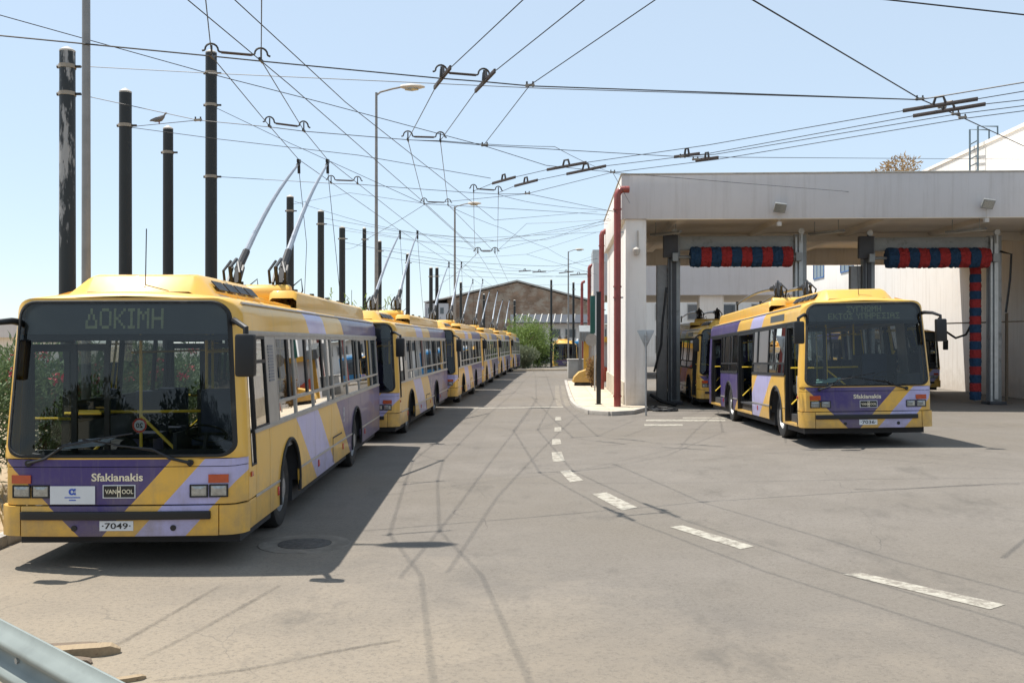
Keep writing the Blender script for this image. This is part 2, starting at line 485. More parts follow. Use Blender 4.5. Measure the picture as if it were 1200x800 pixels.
    front_text('badge_lettering', 'OOL', .088, .80, .115, .045, M['cream'], bd, .012, .001)
    obj('badge_emblem', MB().box(-.016, -.008, -.006, .01, .745, .855).box(.010, .018, -.006, .01, .745, .855).box(-.008, .010, -.006, .01, .79, .81), M['cream'], bd, smooth=False).location = (0, -.0075, 0)
    pl = P('number_plate', MB().rings([[PF((-.02+i*.17)/1.25, .455+j*.05, o) for i, j in ((-1,-1),(1,-1),(1,1),(-1,1))] for o in (.02, .03)], capend=True), 'white', smooth=False)
    # wipers
    for x0, x1, zz in ((-.92, -.18, 1.36), (.72, -.05, 1.30)):
        wp = P('wiper', MB().tube([PF(x0/1.25, 1.09, .03), PF((x0*.75+x1*.25)/1.25, 1.14, .05), PF(((x0+x1)/2)/1.24, (zz+1.15)/2+.01, .04), PF(x1/1.24, zz-.03, .03)], [.018, .016, .012, .008], 6), 'black')
        d = .32 if x1 > x0 else -.32
        obj('wiper_blade', MB().tube([PF((x1-d*1.25)/1.24, zz-.09, .02), PF(x1/1.24, zz-.02, .02), PF((x1+d)/1.24, zz+.03, .02)], .009, 5), M['black'], wp)
        obj('wiper_pivot', MB().lathe([(.001, -.03), (.03, -.03), (.035, .02), (.001, .022)], PF(x0/1.25, 1.09, .01), (0, -1, 0), 10), M['black'], wp)
    # ---- sides
    L = [(.26, .60), (.60, 1.24), (1.24, 2.83), (2.83, 4.07), (4.07, 5.5), (5.5, 7.33), (7.33, 8.85), (8.85, 10.8), (10.8, 11.95)]
    Rr = [(.26, .40), (1.52, 3.2), (3.2, 5.0), (7.0, 8.3), (8.3, 9.7), (11.55, 11.95)]
    g = .005
    for side, lst in ((1, L), (-1, Rr)):
        for v0, v1 in lst:
            top = 1.0 if (side == 1 and v0 < .3) else 1.352
            P('side_panel', panel(MB(), side, v0+g, v1-g, .668, top), 'l_side')
            P('skirt_panel', panel(MB(), side, v0+g, v1-g, .36, .655), 'l_side')
        tr = MB()
        for v0, v1 in ([(.56, 1.73), (2.97, 7.68), (8.92, 11.95)] if side == 1 else [(2.97, 5.0), (7.0, 7.68), (8.92, 9.7)]):
            sidebox(tr, side, v0, v1, .645, .675, .0, .012)
        P('trim_rail', tr, 'alu', bevel=.003)
        wr = MB()
        for v0, v1 in ([(.56, 11.95)] if side == 1 else [(1.52, 5.0), (7.0, 9.7)]):
            sidebox(wr, side, v0, v1, 1.335, 1.375, .0, .014)
        P('waist_rail', wr, 'alu' if side == 1 else 'black', bevel=.003)
        tp = MB(); sidebox(tp, side, .40, 11.95, 2.385, 2.44, -.02, .012); P('window_head_rail', tp, 'alu' if side == 1 else 'black', bevel=.003)
        # wheel arch lips
        for a, za, r in ARCH:
            pts = [PS(side, a+r*math.cos(t), za+r*math.sin(t), .004) for t in [math.pi*(-.07+1.14*i/24) for i in range(25)]]
            P('wheel_arch_lip', MB().tube(pts, .024, 6), 'rubber')
        # A pillar skin and end pillars
        pm = MB(); pm.rings([[PF(side*1.0, z, 0), (side*WH(z), .39, z), (side*(WH(z)-.05), .39, z)] for z in (1.0, 1.6, 2.1, 2.45)], close=False)
        P('front_pillar', pm, 'yellow')
        pm = MB(); sidebox(pm, side, 11.6 if side == -1 else 11.85, 11.95, 1.36, 2.42, -.05, 0); P('rear_pillar', pm, 'l_side')
    def window(side, v0, v1, z0=1.375, z1=2.385, split=1.60, bars=True, m='alu', fw=.035):
        mb = MB()
        for a, b, c, d in ((v0, v0+fw, z0, z1), (v1-fw, v1, z0, z1), (v0+fw, v1-fw, z1-fw, z1), (v0+fw, v1-fw, z0, z0+.02)):
            sidebox(mb, side, a, b, c, d, -.03, .006)
        if split: sidebox(mb, side, v0+fw, v1-fw, split-.02, split+.02, -.025, .005)
        w = P('window', mb, m)
        def pane(a, b, c, d, o):
            q = MB().rings([[PS(side, v, z, o) for v, z in ((a, c), (b, c), (b, d), (a, d))]], capend=True)
            obj('pane', q, M['wglass'], w, smooth=False)
        if split: pane(v0+fw, v1-fw, z0+.02, split-.02, -.012)
        zl = (split+.02) if split else z0+.02
        if bars and v1-v0 > .9:
            mv = v1-fw-.30*(v1-v0)
            pane(v0+fw, mv, zl, z1-fw, -.018); pane(mv+.10, v1-fw, zl, z1-fw, -.008)
            q = MB(); sidebox(q, side, mv-.005, mv+.105, zl, z1-fw, -.03, -.003); obj('sliding_stile', q, M['black'], w)
        else: pane(v0+fw, v1-fw, zl, z1-fw, -.012)
        return w
    for v0, v1 in ((1.78, 2.83), (2.83, 4.07), (4.07, 5.37), (5.82, 7.33), (7.33, 8.85), (8.85, 10.8)): window(1, v0+.004, v1-.004)
    window(1, 10.81, 11.84, bars=False); window(1, 5.38, 5.81, bars=False)
    window(1, .385, .60, 1.0, 2.385, None, False, 'black', .02); window(1, .605, 1.26, split=2.1, bars=True, m='black')
    vp = MB(); sidebox(vp, 1, 1.265, 1.775, 1.375, 2.385, -.04, .004); vpo = P('vent_panel', vp, 'alu')
    lv = MB()
    for i in range(12): sidebox(lv, 1, 1.38, 1.62, 1.86+i*.036, 1.886+i*.036, .004, .014)
    obj('louvre', lv, M['lining'], vpo, smooth=False)
    for v0, v1 in ((1.53, 3.2), (3.2, 5.0), (7.0, 8.3), (8.3, 9.7)): window(-1, v0+.004, v1-.004, m='black')
    # side destination window
    q = MB(); sidebox(q, -1, 1.75, 3.1, 2.5, 2.64, -.02, .004); P('side_sign_window', q, 'sign')
    # doors, open: frame, folded leaves, handrails
    for v0, v1 in ((.42, 1.51), (5.01, 6.99), (9.71, 11.54)):
        q = MB()
        for a, b, c, d in ((v0, v0+.05, .40, 2.385), (v1-.05, v1, .40, 2.385), (v0, v1, 2.32, 2.385)): sidebox(q, -1, a, b, c, d, -.08, .004)
        dr = P('door_frame', q, 'black')
        obj('door_sill', sidebox(MB(), -1, v0, v1, .355, .40, -.35, .01), M['yellow'], dr)
        for e, dv in ((v0+.10, 1), (v1-.10, -1)):
            lf = MB()
            for a, b, c, d in ((-1.16, -1.10, .45, 2.3), (-.70, -.64, .45, 2.3), (-1.10, -.70, .45, .55), (-1.10, -.70, 2.22, 2.3)):
                lf.box(a, b, e-.02, e+.02, c, d)
            l = obj('door_leaf', lf, M['black'], root)
            obj('pane', MB().box(-1.10, -.70, e-.004, e+.004, .55, 2.22), M['doorglass'], l, smooth=False)
            obj('grab_handle', MB().tube([(-1.14, e+dv*.05, .75), (-.72, e+dv*.05, 1.15)], .018, 6).tube([(-1.14, e+dv*.05, 1.50), (-.72, e+dv*.05, 1.50)], .018, 6), M['rail'], l)
    for side, lst in ((1, (1.62, 4.3, 6.6, 9.4)), (-1, (4.3, 9.2))):
        for v in lst: P('side_marker', sidebox(MB(), side, v, v+.07, .50, .60, .001, .014), 'red', bevel=.004)
    em = fit(text_mesh('8', .1, .001, .001), .13, .26)
    for v in em.vertices: v.co = (WH(1.08)+.003, 6.75+v.co.x, 1.08+v.co.y)
    P('side_emblem', em, 'white')
    hatch = MB(); sidebox(hatch, 1, 5.6, 6.5, .78, .80, .0, .008); sidebox(hatch, 1, 5.6, 5.62, .40, .78, .0, .006); P('hatch_seam', hatch, 'dark')
    # ---- rear
    rr_ = [[(x*WH(z)*(.98), 11.96+(.02 if abs(x) < .9 else -.02), z) for x in (-1, -.9, -.5, 0, .5, .9, 1)] for z in (.36, .9, 1.36, 2.0, 2.42, 2.66)]
    P('rear_panel', MB().rings(rr_, close=False), 'l_side')
    rw = P('rear_window', MB().box(-.95, .95, 11.985, 12.0, 1.5, 2.3), 'black', bevel=.005)
    for s in (-1, 1):
        for i in range(3):
            P('tail_lamp', MB().box(s*1.12-.05, s*1.12+.05, 11.985, 12.01, .72+i*.14, .84+i*.14), 'red' if i != 1 else 'orange', bevel=.005)
    # ---- chassis and cabin
    ch = MB()
    for y0, y1, x in ((.32, 1.73, 1.19), (2.97, 7.68, 1.19), (8.92, 11.9, 1.19), (1.73, 2.97, .80), (7.68, 8.92, .80)): ch.box(-x*.96, x*.96, y0, y1, .22, .56)
    P('chassis', ch, 'dark')
    for a, za, r in ARCH:
        for s in (-1, 1):
            wa = MB()
            wa.rings([[(s*x, a+(r+.02)*math.cos(t), za+(r+.02)*math.sin(t)) for t in [math.pi*i/10 for i in range(11)]] for x in (1.225, .80)], close=False)
            wa.rings([[(s*.80, a+(r+.02)*math.cos(t), za+(r+.02)*math.sin(t)) for t in [math.pi*i/10 for i in range(11)]], [(s*.80, a+.5*math.cos(t), .35) for t in [math.pi*i/10 for i in range(11)]]], close=False)
            P('wheel_housing', wa, 'dark')
    P('floor_panel', MB().box(-.79, .79, .35, 11.9, .561, .60).box(-1.18, 1.18, 2.98, 7.67, .562, .60), 'dark')
    li = MB()
    for side, lst in ((1, L), (-1, Rr)):
        for v0, v1 in lst: li.box(side*1.205 if side > 0 else -1.215, 1.215 if side > 0 else -1.205, max(v0, .6), v1, 1.0, 1.35)
    P('wall_lining', li, 'lining')
    # dashboard, wheel, seats
    P('dashboard', MB().prism([(.33, .62), (.33, 1.1), (.55, 1.17), (.85, 1.08), (.85, .62)], lambda u, w, d: (-1.1+d, u, w), 2.2), 'dark', bevel=.015)
    stw = MB().lathe([(.215, -.012), (.235, 0), (.215, .012), (.2, 0), (.215, -.012)], (.62, .92, 1.30), (0, .6, 1), 24)
    stw.tube([(.62, .8, 1.05), (.62, .92, 1.30)], .025, 6).tube([(.42, .92, 1.30), (.82, .92, 1.30)], .016, 5)
    P('steering_wheel', stw, 'black')
    def seat(x, y, w=.44, z=.60, m='seat'):
        b = MB().box(x-w/2, x+w/2, y, y+.42, z+.42, z+.5).box(x-w/2, x+w/2, y+.38, y+.46, z+.46, z+1.05).box(x-.06, x+.06, y+.15, y+.3, z, z+.42)
        return P('seat', b, m, bevel=.03)
    seat(.62, 1.15, .5, .72)
    P('driver_partition', MB().box(.25, 1.15, 1.80, 1.84, .62, 1.75).box(.22, .26, 1.0, 1.84, .62, 1.3), 'dark')
    for y in (3.1, 3.95, 4.8, 5.9, 6.8, 9.2, 10.1, 11.0):
        for x in ((.5, .95) if y > 5.5 else (.95,)): seat(x, y)
    for y in (3.2, 4.1, 7.3, 9.0): seat(-.92, y)
    st = [(-.35, 1.6), (.32, 1.95), (-.45, 4.9), (.30, 4.9), (-.45, 7.1), (.30, 7.1), (.30, 9.0), (-.45, 9.6)]
    for x, y in st: P('stanchion', MB().tube([(x, y, .58), (x, y, 2.48)], .019, 8), 'rail')
    P('handrail', MB().tube([(-.45, 1.6, 2.2), (-.45, 11.5, 2.2)], .016, 6).tube([(.35, 1.9, 2.2), (.35, 11.5, 2.2)], .016, 6), 'rail')
    P('cab_rail', MB().tube([(-1.1, 1.66, 1.5), (-.35, 1.6, 1.5), (.32, 1.7, 1.5)], .018, 6).tube([(-.35, 1.6, 1.45), (.1, 1.5, 1.05)], .018, 6), 'rail')
    # ---- mirrors
    for s in (-1, 1):
        x = s*1.33
        mr = P('mirror', MB().box(x-.10, x+.10, -.24, -.11, 1.97, 2.40), 'black', bevel=.035)
        obj('mirror_arm', MB().tube([(s*1.08, .32, 2.52), (s*1.14, .12, 2.54), (s*1.22, -.08, 2.52), (x, -.17, 2.46), (x, -.17, 2.30)], [.04, .035, .03, .03, .03], 8), M['black'], mr)
        obj('mirror_glass', MB().box(x-.085, x+.085, -.112, -.106, 2.0, 2.37), M['lamp'], mr)
    # ---- wheels
    for s in (-1, 1):
        for a in (2.35, 8.3):
            c = (s*(1.0 if a < 5 else 1.05), a, .48)
            w = P('wheel', MB().lathe([(.29, -.13), (.40, -.145), (.46, -.13), (.482, -.09), (.485, 0), (.482, .09), (.46, .13), (.40, .145), (.29, .12), (.28, .02)], c, (s, 0, 0), 32), 'rubber')
            obj('rim', MB().lathe([(.30, .115), (.285, .12), (.27, .06), (.20, .02), (.19, .09), (.13, .11), (.12, .16), (.001, .165)], c, (s, 0, 0), 28), M['rim'], w)
            lg = MB()
            for k in range(10):
                t = 2*math.pi*k/10; p = Vector((c[0], c[1]+.165*math.cos(t), c[2]+.165*math.sin(t)))
                lg.tube([p+Vector((s*.08, 0, 0)), p+Vector((s*.125, 0, 0))], .014, 5)
            obj('wheel_nuts', lg, M['rim'], w)
    # ---- roof gear
    fp = MB()
    def podring(y, hw, z): return [(-hw-.16, y, 2.82), (-hw, y, z-.03), (-hw+.06, y, z), (hw-.06, y, z), (hw, y, z-.03), (hw+.16, y, 2.82)]
    fp.rings([podring(.55, .60, 2.86), podring(.72, .60, 3.04), podring(.85, .60, 3.065), podring(2.9, .60, 3.065), podring(3.1, .60, 2.9)], close=False)
    pod = P('roof_pod', fp, 'yellow', bevel=.01)
    for i in range(4):
        for s in (-1, 1):
            y0 = 1.0+i*.47
            obj('grille', MB().hexa([(s*.645, y0, 3.0), (s*.735, y0, 2.90), (s*.735, y0+.4, 2.90), (s*.645, y0+.4, 3.0), (s*.652, y0, 3.008), (s*.742, y0, 2.908), (s*.742, y0+.4, 2.908), (s*.652, y0+.4, 3.008)]), M['black'], pod, smooth=False)
    # aerial
    P('aerial', MB().tube([(.05, .62, 2.86), (.05, .66, 3.55)], .006, 5).tube([(.05, .62, 2.84), (.05, .62, 2.92)], .022, 8), 'black')
    # side fairing ribs
    fr = MB()
    for s in (-1, 1):
        for i in range(9): fr.bar((s*1.02, .7+i*.35, 2.80), (s*.78, .72+i*.35, 2.865), .02, .02)
    P('roof_rib', fr, 'yellow')
    eq = MB()
    def boxring(y, x0, x1, z): return [(x0, y, 2.80), (x0, y, z-.04), (x0+.05, y, z), (x1-.05, y, z), (x1, y, z-.04), (x1, y, 2.80)]
    P('equipment_cover', MB().rings([boxring(6.9, -.5, .5, 2.95), boxring(7.0, -.52, .52, 3.06), boxring(11.2, -.52, .52, 3.06), boxring(11.35, -.5, .5, 2.95)], close=False), 'yellow', bevel=.01)
    for a, b in ((-.96, -.56), (.56, .96)):
        P('side_fairing', MB().rings([boxring(4.2, a, b, 2.95), boxring(4.26, a, b, 3.06), boxring(11.3, a, b, 3.06), boxring(11.5, a, b, 2.92)], close=False), 'yellow', bevel=.01)
    [P('lifting_lug', MB().box(.7, .76, y, y+.1, 3.05, 3.13), 'black') for y in (5.2, 6.6, 8.1, 9.4, 10.6)]
    drum = MB().lathe([(.001, -.58), (.13, -.58), (.15, -.55), (.15, .55), (.13, .58), (.001, .58)], (0, 5.65, 3.08), (1, 0, 0), 20)
    P('pole_base_beam', drum, 'yellow')
    P('roof_walkway', MB().box(-.5, .5, 3.15, 6.85, 2.83, 2.95), 'yellow', bevel=.01)
    for s in (-1, 1):
        x = s*.36
        b = MB().lathe([(.001, 0), (.17, 0), (.17, .07), (.10, .09), (.10, .18), (.001, .18)], (x, 6.0, 3.12), (0, 0, 1), 16)
        b.bar((x, 5.92, 3.25), (x+.02, 6.12, 3.60), .09, .12).bar((x-.09, 5.75, 3.25), (x-.09, 6.05, 3.55), .03, .07).bar((x+.09, 5.75, 3.25), (x+.09, 6.05, 3.55), .03, .07)
        b.tube([(x-.12, 5.70, 3.25), (x-.12, 5.62, 3.45), (x-.05, 5.8, 3.62)], .022, 6).tube([(x+.12, 5.70, 3.25), (x+.14, 5.6, 3.42), (x+.05, 5.85, 3.6)], .022, 6)
        b.tube([(x, 5.7, 3.2), (x, 5.55, 3.5), (x, 5.95, 3.66)], .03, 6)
        P('pole_base', b, 'black')
        P('base_cable', MB().tube([(x+.15, 6.0, 3.2), (x+.3, 6.1, 3.35), (x+.33, 6.05, 3.15), (x+.2, 6.2, 2.98)], .012, 5), 'black')
    return root
HEADS = {}
def add_poles(root, up=True, heads=((-.12, 9.85), (.46, 9.85)), hz=6.0):
    for s, (hx, hy) in zip((-1, 1), heads):
        p0 = Vector((s*.36, 6.05, 3.50))
        p1 = Vector((hx, hy, hz-.08)) if up else Vector((s*.36, 11.7, 3.42))
        n = 8; pts = []
        for i in range(n+1):
            t = i/n; q = p0.lerp(p1, t)
            q.z += (.16 if up else .08)*math.sin(math.pi*t)*(1.15-t*.3) if up else .1*math.sin(math.pi*t)
            pts.append(q)
        po = obj('trolley_pole', MB().tube(pts, [.052-.03*i/n for i in range(n+1)], 8), M['polesteel'], root)
        obj('pole_sleeve', MB().tube([pts[0], pts[0].lerp(pts[1], .9)], .065, 8), M['black'], po)
        d = (pts[-1]-pts[-2]).normalized()
        hd = MB().tube([pts[-1]-d*.12, pts[-1]+d*.03], .035, 6).bar(pts[-1]+Vector((0, -.09, .04)), pts[-1]+Vector((0, .10, .06)), .05, .07).tube([pts[-1], pts[-1]+Vector((0, .02, -.2))], .03, 6)
        obj('collector_head', hd, M['black'], po)
        if up: obj('rope', MB().tube([pts[-1]+Vector((0, .03, -.15)), Vector((hx*.7+.1*s, 11.0, 4.4)), Vector((s*.45, 11.95, 2.6))], .006, 4), M['black'], po)

def place_bus(root, X, Y, slope):
    rz = -math.atan(slope)
    def g(x, v): return ground_z(X + x*math.cos(rz) - v*math.sin(rz), Y + x*math.sin(rz) + v*math.cos(rz))
    f = (g(-1, 2.35)+g(1, 2.35))/2; r_ = (g(-1, 8.3)+g(1, 8.3))/2
    pitch = math.atan((r_-f)/5.95)
    roll = -math.atan(((g(1, 2.35)+g(1, 8.3))-(g(-1, 2.35)+g(-1, 8.3)))/4)
    root.rotation_euler = (pitch, roll, rz)
    root.location = (X, Y, f - 2.35*math.tan(pitch))
# ================================================================== setting
def ground_material():
    m, nt, b = new_mat('old_asphalt')
    big = noise(nt, .12, 4, .6); mid = noise(nt, .9, 6, .7); fine = noise(nt, 22, 4, .85); grit = noise(nt, 60, 3, .9)
    c = mixc(nt, ramp(nt, mid, .3, .7), (.150, .133, .114), (.190, .169, .146))
    c = mixc(nt, ramp(nt, big, .46, .66), c, (.157, .137, .112))
    tc = N(nt, 'ShaderNodeTexCoord'); sp = N(nt, 'ShaderNodeSeparateXYZ'); nt.links.new(tc.outputs['Object'], sp.inputs[0])
    # sandy dust washed up at the near left
    d = math_(nt, 'ADD', math_(nt, 'MULTIPLY', sp.outputs[0], -.55), math_(nt, 'MULTIPLY', sp.outputs[1], -.75))
    d = math_(nt, 'ADD', d, math_(nt, 'MULTIPLY', mid, 4.0))
    c = mixc(nt, ramp(nt, d, -5.6, -.6), c, (.285, .235, .172))
    c = mixc(nt, math_(nt, 'MULTIPLY', ramp(nt, fine, .50, .66), .5), c, (.085, .075, .064))
    c = mixc(nt, math_(nt, 'MULTIPLY', ramp(nt, grit, .56, .70), .5), c, (.31, .285, .245))
    pt = N(nt, 'ShaderNodeTexVoronoi'); pt.inputs['Scale'].default_value = .09; tcp = N(nt, 'ShaderNodeTexCoord'); nt.links.new(tcp.outputs['Object'], pt.inputs['Vector'])
    spc = N(nt, 'ShaderNodeSeparateColor'); nt.links.new(pt.outputs[1], spc.inputs[0])
    c = mixc(nt, math_(nt, 'MULTIPLY', ramp(nt, spc.outputs[0], .45, .5), .16), c, (.125, .11, .095))
    # stains
    st = noise(nt, .55, 5, .75, stretch=(1.6, .8, 1)); c = mixc(nt, math_(nt, 'MULTIPLY', ramp(nt, st, .56, .70), .6), c, (.10, .09, .078))
    vo = N(nt, 'ShaderNodeTexVoronoi', feature='DISTANCE_TO_EDGE'); vo.inputs['Scale'].default_value = .16
    wob = N(nt, 'ShaderNodeVectorMath', operation='ADD'); nn = N(nt, 'ShaderNodeTexNoise'); nn.inputs['Scale'].default_value = .7; nn.inputs['Detail'].default_value = 5
    nt.links.new(tc.outputs['Object'], nn.inputs[0]); nt.links.new(tc.outputs['Object'], wob.inputs[0]); nt.links.new(nn.outputs[1], wob.inputs[1]); nt.links.new(wob.outputs[0], vo.inputs['Vector'])
    crack = math_(nt, 'LESS_THAN', vo.outputs[0], .0009)
    brk = ramp(nt, noise(nt, .5, 3), .45, .6)
    c = mixc(nt, math_(nt, 'MULTIPLY', math_(nt, 'MULTIPLY', crack, brk), .6), c, (.085, .078, .07))
    nt.links.new(c, b.inputs['Base Color'])
    b.inputs['Roughness'].default_value = .88; b.inputs['Specular IOR Level'].default_value = .3
    bump(nt, b, math_(nt, 'ADD', fine, grit), .35, .012)
    return m
M['ground'] = ground_material()
M['concrete'] = mat('concrete', (.44, .42, .38), .85, vs=2.5, c2=(.30, .28, .25), bmp=.3, bs=40)
M['kerb'] = mat('kerb_stone', (.40, .37, .33), .85, vs=5, c2=(.25, .23, .2), bmp=.3, bs=50)
M['slab'] = mat('pale_paving', (.50, .425, .32), .85, vs=2, bmp=.2, bs=60)
def plaster(name, c, dirt, amt):
    m, nt, b = new_mat(name)
    col_ = mixc(nt, ramp(nt, noise(nt, .7, 5, .65), .3, .7), tuple(x*.94 for x in c), c)
    col_ = mixc(nt, math_(nt, 'MULTIPLY', ramp(nt, noise(nt, 1.2, 5, .7, stretch=(4, 4, .22)), .50, .74), amt), col_, dirt)      # rain streaks
    col_ = mixc(nt, math_(nt, 'MULTIPLY', ramp(nt, noise(nt, .45, 6, .75), .56, .68), amt*.7), col_, tuple((x+y)/2 for x, y in zip(c, dirt)))  # repainted patches
    tc = N(nt, 'ShaderNodeTexCoord'); sp = N(nt, 'ShaderNodeSeparateXYZ'); nt.links.new(tc.outputs['Object'], sp.inputs[0])
    gz = math_(nt, 'SUBTRACT', math_(nt, 'MULTIPLY', noise(nt, 1.6, 6, .75), 1.6), math_(nt, 'MULTIPLY', sp.outputs[2], .55))       # splash dirt at the foot
    col_ = mixc(nt, math_(nt, 'MULTIPLY', ramp(nt, gz, .2, .8), .5), col_, dirt)
    nt.links.new(col_, b.inputs['Base Color']); b.inputs['Roughness'].default_value = .92
    bump(nt, b, noise(nt, 22, 5), .18)
    return m
M['plaster'] = plaster('white_plaster', (.76, .725, .68), (.42, .36, .29), .42)
M['plaster_cool'] = plaster('grey_plaster', (.55, .532, .535), (.36, .335, .32), .45)
M['soffit'] = mat('beige_soffit', (.72, .65, .56), .9, vs=.8, var=.08)
M['dirtywall'] = mat('weathered_plinth', (.52, .46, .36), .9, vs=3, c2=(.25, .19, .13))
M['redpipe'] = mat('red_painted_pipe', (.23, .038, .032), .5, vs=3, c2=(.20, .08, .06), coat=.2)
M['gantry'] = mat('gantry_steel', (.26, .27, .27), .5, .4, vs=3, c2=(.12, .12, .12))
M['gantry_dark'] = mat('gantry_dark_steel', (.05, .052, .06), .55, .2, vs=3)
M['brush_red'] = mat('red_bristles', (.30, .022, .022), .9, vs=60, var=.5, bmp=.9, bs=90, stretch=(.4, 3, 3))
M['brush_blue'] = mat('blue_bristles', (.012, .045, .10), .9, vs=60, var=.5, bmp=.9, bs=90, stretch=(.4, 3, 3))
M['paint_white'] = mat('road_paint', (.36, .335, .28), .85, vs=13, var=.2, c2=(.20, .176, .145), c2t=(.46, .60))
M['blackpole'] = mat('black_pole_paint', (.013, .016, .017), .6, vs=2, c2=(.03, .034, .034))
M['peelpole'] = mat('peeling_pole_paint', (.013, .016, .017), .5, vs=.9, c2=(.30, .30, .30), c2t=(.52, .56), stretch=(2.5, 2.5, .55))
M['lamppost'] = mat('lamppost_grey', (.24, .23, .22), .5, .5, vs=5)
M['brickwall'] = mat('old_brick', (.26, .175, .12), .95, vs=.55, var=.35, c2=(.36, .30, .235), c2t=(.47, .60), stretch=(1, 1, 1.6))
M['tileroof'] = mat('corrugated_roof', (.35, .33, .31), .8, vs=.6)
M['wire'] = mat('wire', (.03, .03, .032), .5, .3)
M['brownbar'] = mat('brown_insulator', (.05, .034, .027), .6)
M['hanger'] = mat('hanger_metal', (.055, .052, .05), .5, .5)
M['clampwhite'] = mat('insulator_grey', (.45, .42, .38), .6)
M['winframe_blue'] = mat('blue_window_frame', (.05, .14, .35), .5)
M['dkglass'] = mat('dark_pane', (.06, .075, .09), .08, vs=3, coat=.5)
M['teal'] = mat('bus_blue_paint', (.02, .22, .50), .4, vs=2, coat=.5)
M['greenpanel'] = mat('dark_green_paint', (.015, .10, .085), .5, vs=3)
M['wood'] = mat('weathered_timber', (.30, .225, .14), .85, vs=4, c2=(.16, .11, .07), stretch=(8, 1, 8), bmp=.4)
M['darkwood'] = mat('dark_timber', (.16, .12, .085), .9, vs=4, c2=(.08, .06, .045), stretch=(8, 1, 8), bmp=.4)
M['rail_paint'] = mat('guardrail_paint', (.235, .265, .25), .6, .0, vs=3, c2=(.18, .20, .19), bmp=.05)
M['gutter'] = mat('gutter_concrete', (.22, .193, .155), .9, vs=2, c2=(.155, .135, .11), c2t=(.4, .6))
M['collar'] = mat('old_collar_concrete', (.20, .178, .15), .9, vs=5, var=.25, c2=(.145, .127, .105), c2t=(.4, .6), bmp=.4)
M['iron'] = mat('cast_iron', (.07, .065, .06), .7, .3, vs=14, var=.5, bmp=.6, bs=40)
M['ladder'] = mat('ladder_blue_grey', (.10, .14, .17), .5, .3, vs=3)
M['verge'] = mat('dry_verge_soil', (.36, .27, .17), .95, vs=1.2, c2=(.20, .17, .09), bmp=.5, bs=20)
M['orange_paint'] = mat('orange_yellow_paint', (.75, .40, .05), .5, vs=2)
M['red_paint'] = mat('red_panel_paint', (.50, .07, .03), .5, vs=2)

def axis_vals(lo, hi, a, b, st):
    out = [lo]; v = a
    k = [a - (a-lo)*(t**2) for t in (1, .7, .45, .25, .1)]
    out = k[:]
    while v < b: out.append(v); v += st
    out += [b + (hi-b)*(t**2) for t in (0, .1, .25, .45, .7, 1)]
    return sorted(set(round(x, 4) for x in out))
xs = axis_vals(-900, 900, -16, 30, 1.0); ys = axis_vals(-300, 1800, -4, 60, 1.0)
mb = MB(); mb.rings([[(x, y, ground_z(x, y)) for y in ys] for x in xs], close=False)
ground = tag(obj('ground', mb, M['ground']), kind='structure')

# verge with kerb along the parked row
def row_x(y): # outer edge line behind the parked buses
    pts = [(9.6, -5.95), (10, -5.75), (22, -5.75), (35, -5.35), (48, -4.75), (60, -4.1), (73, -3.4), (86, -2.6), (92, -2.1)]
    for (y0, x0), (y1, x1) in zip(pts, pts[1:]):
        if y <= y1: return x0+(x1-x0)*(y-y0)/(y1-y0)
    return pts[-1][1]
yy = [9.6, 9.75, 10, 10.4, 11, 13, 16, 19, 22, 26, 30, 35, 40, 48, 55, 60, 66, 73, 80, 86, 92]
mb = MB(); random.seed(3)
def vx(y): return row_x(y) - .17 - (0 if y > 10.4 else .9*(10.4-y)**2)
mb.rings([[(vx(y), y, .10)] + [(vx(y)-d, y, .10+random.uniform(-.03, .06)+(.12 if d > 3 else 0)) for d in (.5, 1.2, 2.2, 3.4, 5, 8)] + [(-60, y, .05)] for y in yy], close=False)
mb.rings([[(vx(9.6)-d, y, z) for d in (0, .5, 1.2, 2.2, 3.4, 5, 8, 50)] for y, z in ((9.6, .10), (9.55, -.02))], close=False)
verge = tag(obj('verge', mb, M['verge']), kind='structure')
kerbs = tag(empty('kerb', (0, 0, 0)), kind='structure')
def kerb_line(pts, w=.15, h=.125, parent=kerbs, name='kerb_stone', step=1.0, m='kerb'):
    # stones laid end to end along a polyline, each a piece of its own
    seg = []
    for a, b in zip(pts, pts[1:]):
        a = Vector(a); b = Vector(b); n = max(1, round((b-a).length/step))
        for i in range(n): seg.append((a.lerp(b, i/n), a.lerp(b, (i+1)/n)))
    for a, b in seg:
        d = (b-a).normalized(); nrm = Vector((-d.y, d.x, 0))*w/2
        a2 = a+d*.006; b2 = b-d*.006
        za, zb = ground_z(a.x, a.y), ground_z(b.x, b.y); hh = h+random.uniform(-.006, .006)
        q = [(a2-nrm), (a2+nrm), (b2+nrm), (b2-nrm)]; zz = [za, za, zb, zb]
        obj(name, MB().hexa([(p.x, p.y, z-.06) for p, z in zip(q, zz)] + [(p.x, p.y, z+hh) for p, z in zip(q, zz)]), M[m], parent, bevel=.012)
kerb_line([(vx(y)+.09, y, 0) for y in (9.7, 10, 10.4, 12, 22, 35, 48, 60, 73, 86)], step=1.0)

